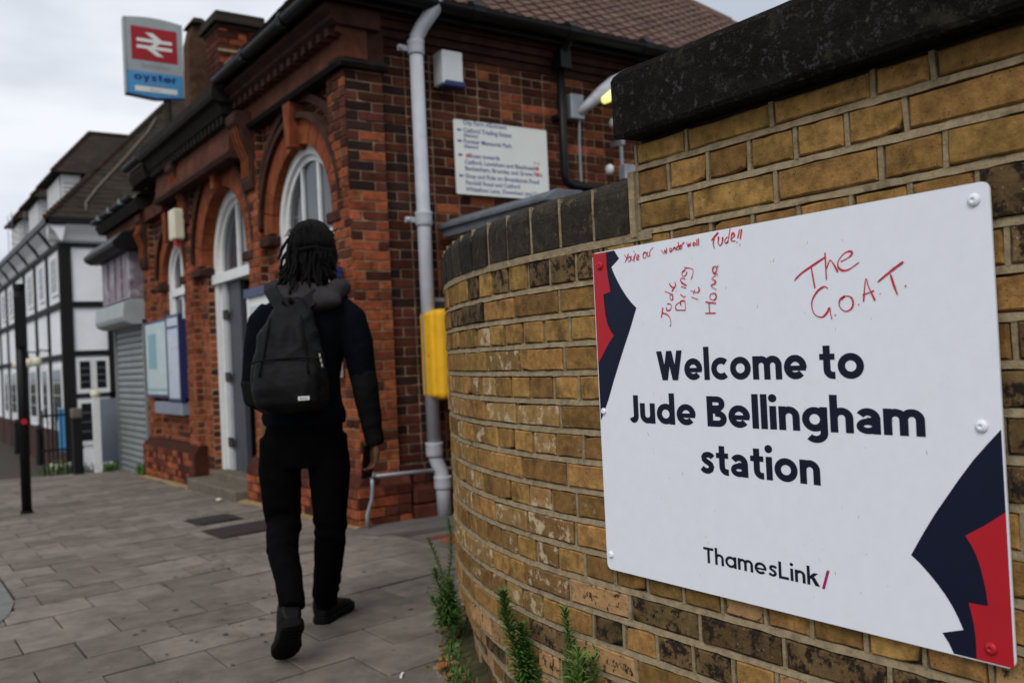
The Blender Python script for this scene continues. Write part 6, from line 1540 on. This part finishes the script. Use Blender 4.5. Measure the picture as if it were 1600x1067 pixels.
# gathered locks knotted over the crown
for i in range(26):
    a = R_(-95+190*(i+.5)/26); P = []
    for k in range(8):
        t = k/7; th = R_(8+88*t); P.append(hd+Vector((math.sin(a)*math.sin(th)*.091, -.012-math.cos(a)*math.sin(th)*.109, .020+math.cos(th)*.104+.003*math.sin(i*3+k))))
    MB().tube(P, [.0085]*8, 7).build('dreadlock', 'hair', hair, smooth=True)
for i in range(70):
    a = q.uniform(-2.2, 2.2); z0 = q.uniform(-.12, .10); r0 = Vector((math.sin(a)*.088, -math.cos(a)*.103-.01, z0)); dd = Vector((math.sin(a)+q.uniform(-.6, .6), -math.cos(a)+q.uniform(-.5, .5), q.uniform(-1.6, .5))).normalized()*q.uniform(.015, .05)
    MB().tube([hd+r0*.97, hd+r0+dd*.5+Vector((0, 0, .003)), hd+r0+dd], [.0022, .0018, .0008], 5).build('stray_lock', 'hair', hair)
tie = MB(); tie.tube([hd+Vector((.086*math.sin(a), -.012-.108*math.cos(a), -.002+.004*math.sin(a*5))) for a in [R_(-100+200*i/16) for i in range(17)]], .010, 8); tie.build('hair_band', 'hair', hair, smooth=True)
rotm = Matrix.Translation(PC) @ Matrix.Rotation(yaw, 4, 'Z')
person.matrix_world = rotm

# backpack
bp = thing('backpack', 'plain black nylon backpack with front pocket and small white label, worn on the walking person', 'backpack')
bk = MB()
bk.loft([(0.955, -0.012, -0.188, 0.108, 0.047), (0.972, -0.012, -0.193, 0.135, 0.070), (1.020, -0.012, -0.200, 0.144, 0.083), (1.100, -0.014, -0.200, 0.144, 0.083), (1.180, -0.012, -0.193, 0.135, 0.075), (1.270, -0.006, -0.180, 0.113, 0.062), (1.350, 0.000, -0.164, 0.083, 0.047), (1.400, 0.002, -0.148, 0.054, 0.030), (1.415, 0.002, -0.138, 0.027, 0.013)], 28, n=2.7)
bk.loft([(0.975, -0.012, -0.250, 0.108, 0.033), (0.990, -0.012, -0.256, 0.124, 0.043), (1.050, -0.012, -0.260, 0.128, 0.047), (1.120, -0.012, -0.256, 0.124, 0.041), (1.155, -0.012, -0.250, 0.115, 0.028), (1.165, -0.012, -0.243, 0.099, 0.011)], 24, n=3.2)
def bf(p):
    return ridged((p.x*9+p.z*3, p.y*9, p.z*9-p.x*6), 1., .0080)+ridged((p.x*22, p.y*22, p.z*30), 1., .0016)+.006*math.exp(-((p.z-1.24)/.06)**2)*math.sin(p.x*75+p.z*8)
pk = bake(bk, 'bag', 'pack', bp, .0075, 4, bf)
def yback(x, z):     # the back surface of the bag for things laid on it
    best = -.2
    for v in pk.data.vertices:
        if abs(v.co.x-x) < .012 and abs(v.co.z-z) < .012: best = min(best, v.co.y)
    return best
zp = [(-.012+.134*math.sin(t), yback(-.012+.134*math.sin(t)*.93, 1.15+.012*math.cos(t*2))-.002, 1.152+.014*math.cos(t)) for t in [R_(-80+160*i/14) for i in range(15)]]
MB().tube(zp, .0042, 6).build('pocket_zip', 'sole', bp, smooth=True)
for s, x in ((-1, -.106), (1, .088)):
    arcp = [(x*(1-.35*t), yback(x*(1-.35*t)*.95, 1.10+.23*t)-.003, 1.10+.23*t) for t in [i/8 for i in range(9)]]; MB().tube(arcp, .0045, 6).build('zip', 'sole', bp, smooth=True)
for k in range(3): MB().tube([(.122+.004*k, -.235-.004*k, 1.175-.02*k), (.124+.004*k, -.242-.004*k, 1.160-.02*k)], .0045, 8).build('zip_pull', 'zip', bp)
yl = yback(.062, 1.005)-.003
MB().box(.042, .086, yl, yl+.002, .998, 1.014).build('label', 'label_w', bp)
typed('BOSS', 'label_print', .013, (.064, yl-.0006, 1.001), (1, 0, 0), (0, 0, 1), 'sole', bp, align='CENTER')
def strap(pts, w=.028, t=.005, name='strap'):
    b = MB(); P = [Vector(p) for p in pts]; vs = []; n = len(P)
    for i, p in enumerate(P):
        d = (P[min(i+1, n-1)]-P[max(i-1, 0)]).normalized(); nn = Vector((0, -1, .15)) if abs(d.y) < .85 else Vector((0, 0, 1)); s = d.cross(nn).normalized(); nn = s.cross(d)
        for a, c in ((-1, -1), (1, -1), (1, 1), (-1, 1)): vs.append(tuple(p+s*w*a+nn*t*c))
    fs = [(4*i+j, 4*i+(j+1) % 4, 4*i+4+(j+1) % 4, 4*i+4+j) for i in range(n-1) for j in range(4)]+[(0, 1, 2, 3), (4*n-4, 4*n-1, 4*n-2, 4*n-3)]
    o = b.add(vs, fs).build(name, 'pack', bp); bevel(o, .002, 1)
strap([(-.03, -.17, 1.37), (-.06, -.155, 1.415), (-.085, -.125, 1.455), (-.095, -.07, 1.482), (-.095, .0, 1.475), (-.10, .07, 1.44), (-.11, .125, 1.37), (-.12, .14, 1.25)])
strap([(.04, -.17, 1.37), (.085, -.15, 1.40), (.13, -.11, 1.44), (.155, -.05, 1.462), (.16, .02, 1.455), (.165, .08, 1.42), (.17, .125, 1.35), (.165, .14, 1.24)])
strap([(-.02, -.19, 1.385), (-.012, -.215, 1.40), (.01, -.218, 1.402), (.022, -.19, 1.385)], .010, .003, 'grab_handle')
bp.matrix_world = rotm @ Matrix.Translation((.048, 0, .008)) @ Matrix.Rotation(R_(-1.5), 4, 'Y')
# phone in the right hand
ph = MB().box(-.035, .035, -.004, .004, -.072, .072).build('phone', 'phone'); bevel(ph, .003, 2)
tag(ph, 'black phone held low in the person\'s right hand', 'phone')
ph.matrix_world = rotm @ Matrix.Translation((.260, .075, .715)) @ Matrix.Rotation(R_(62), 4, 'Z') @ Matrix.Rotation(R_(8), 4, 'X')
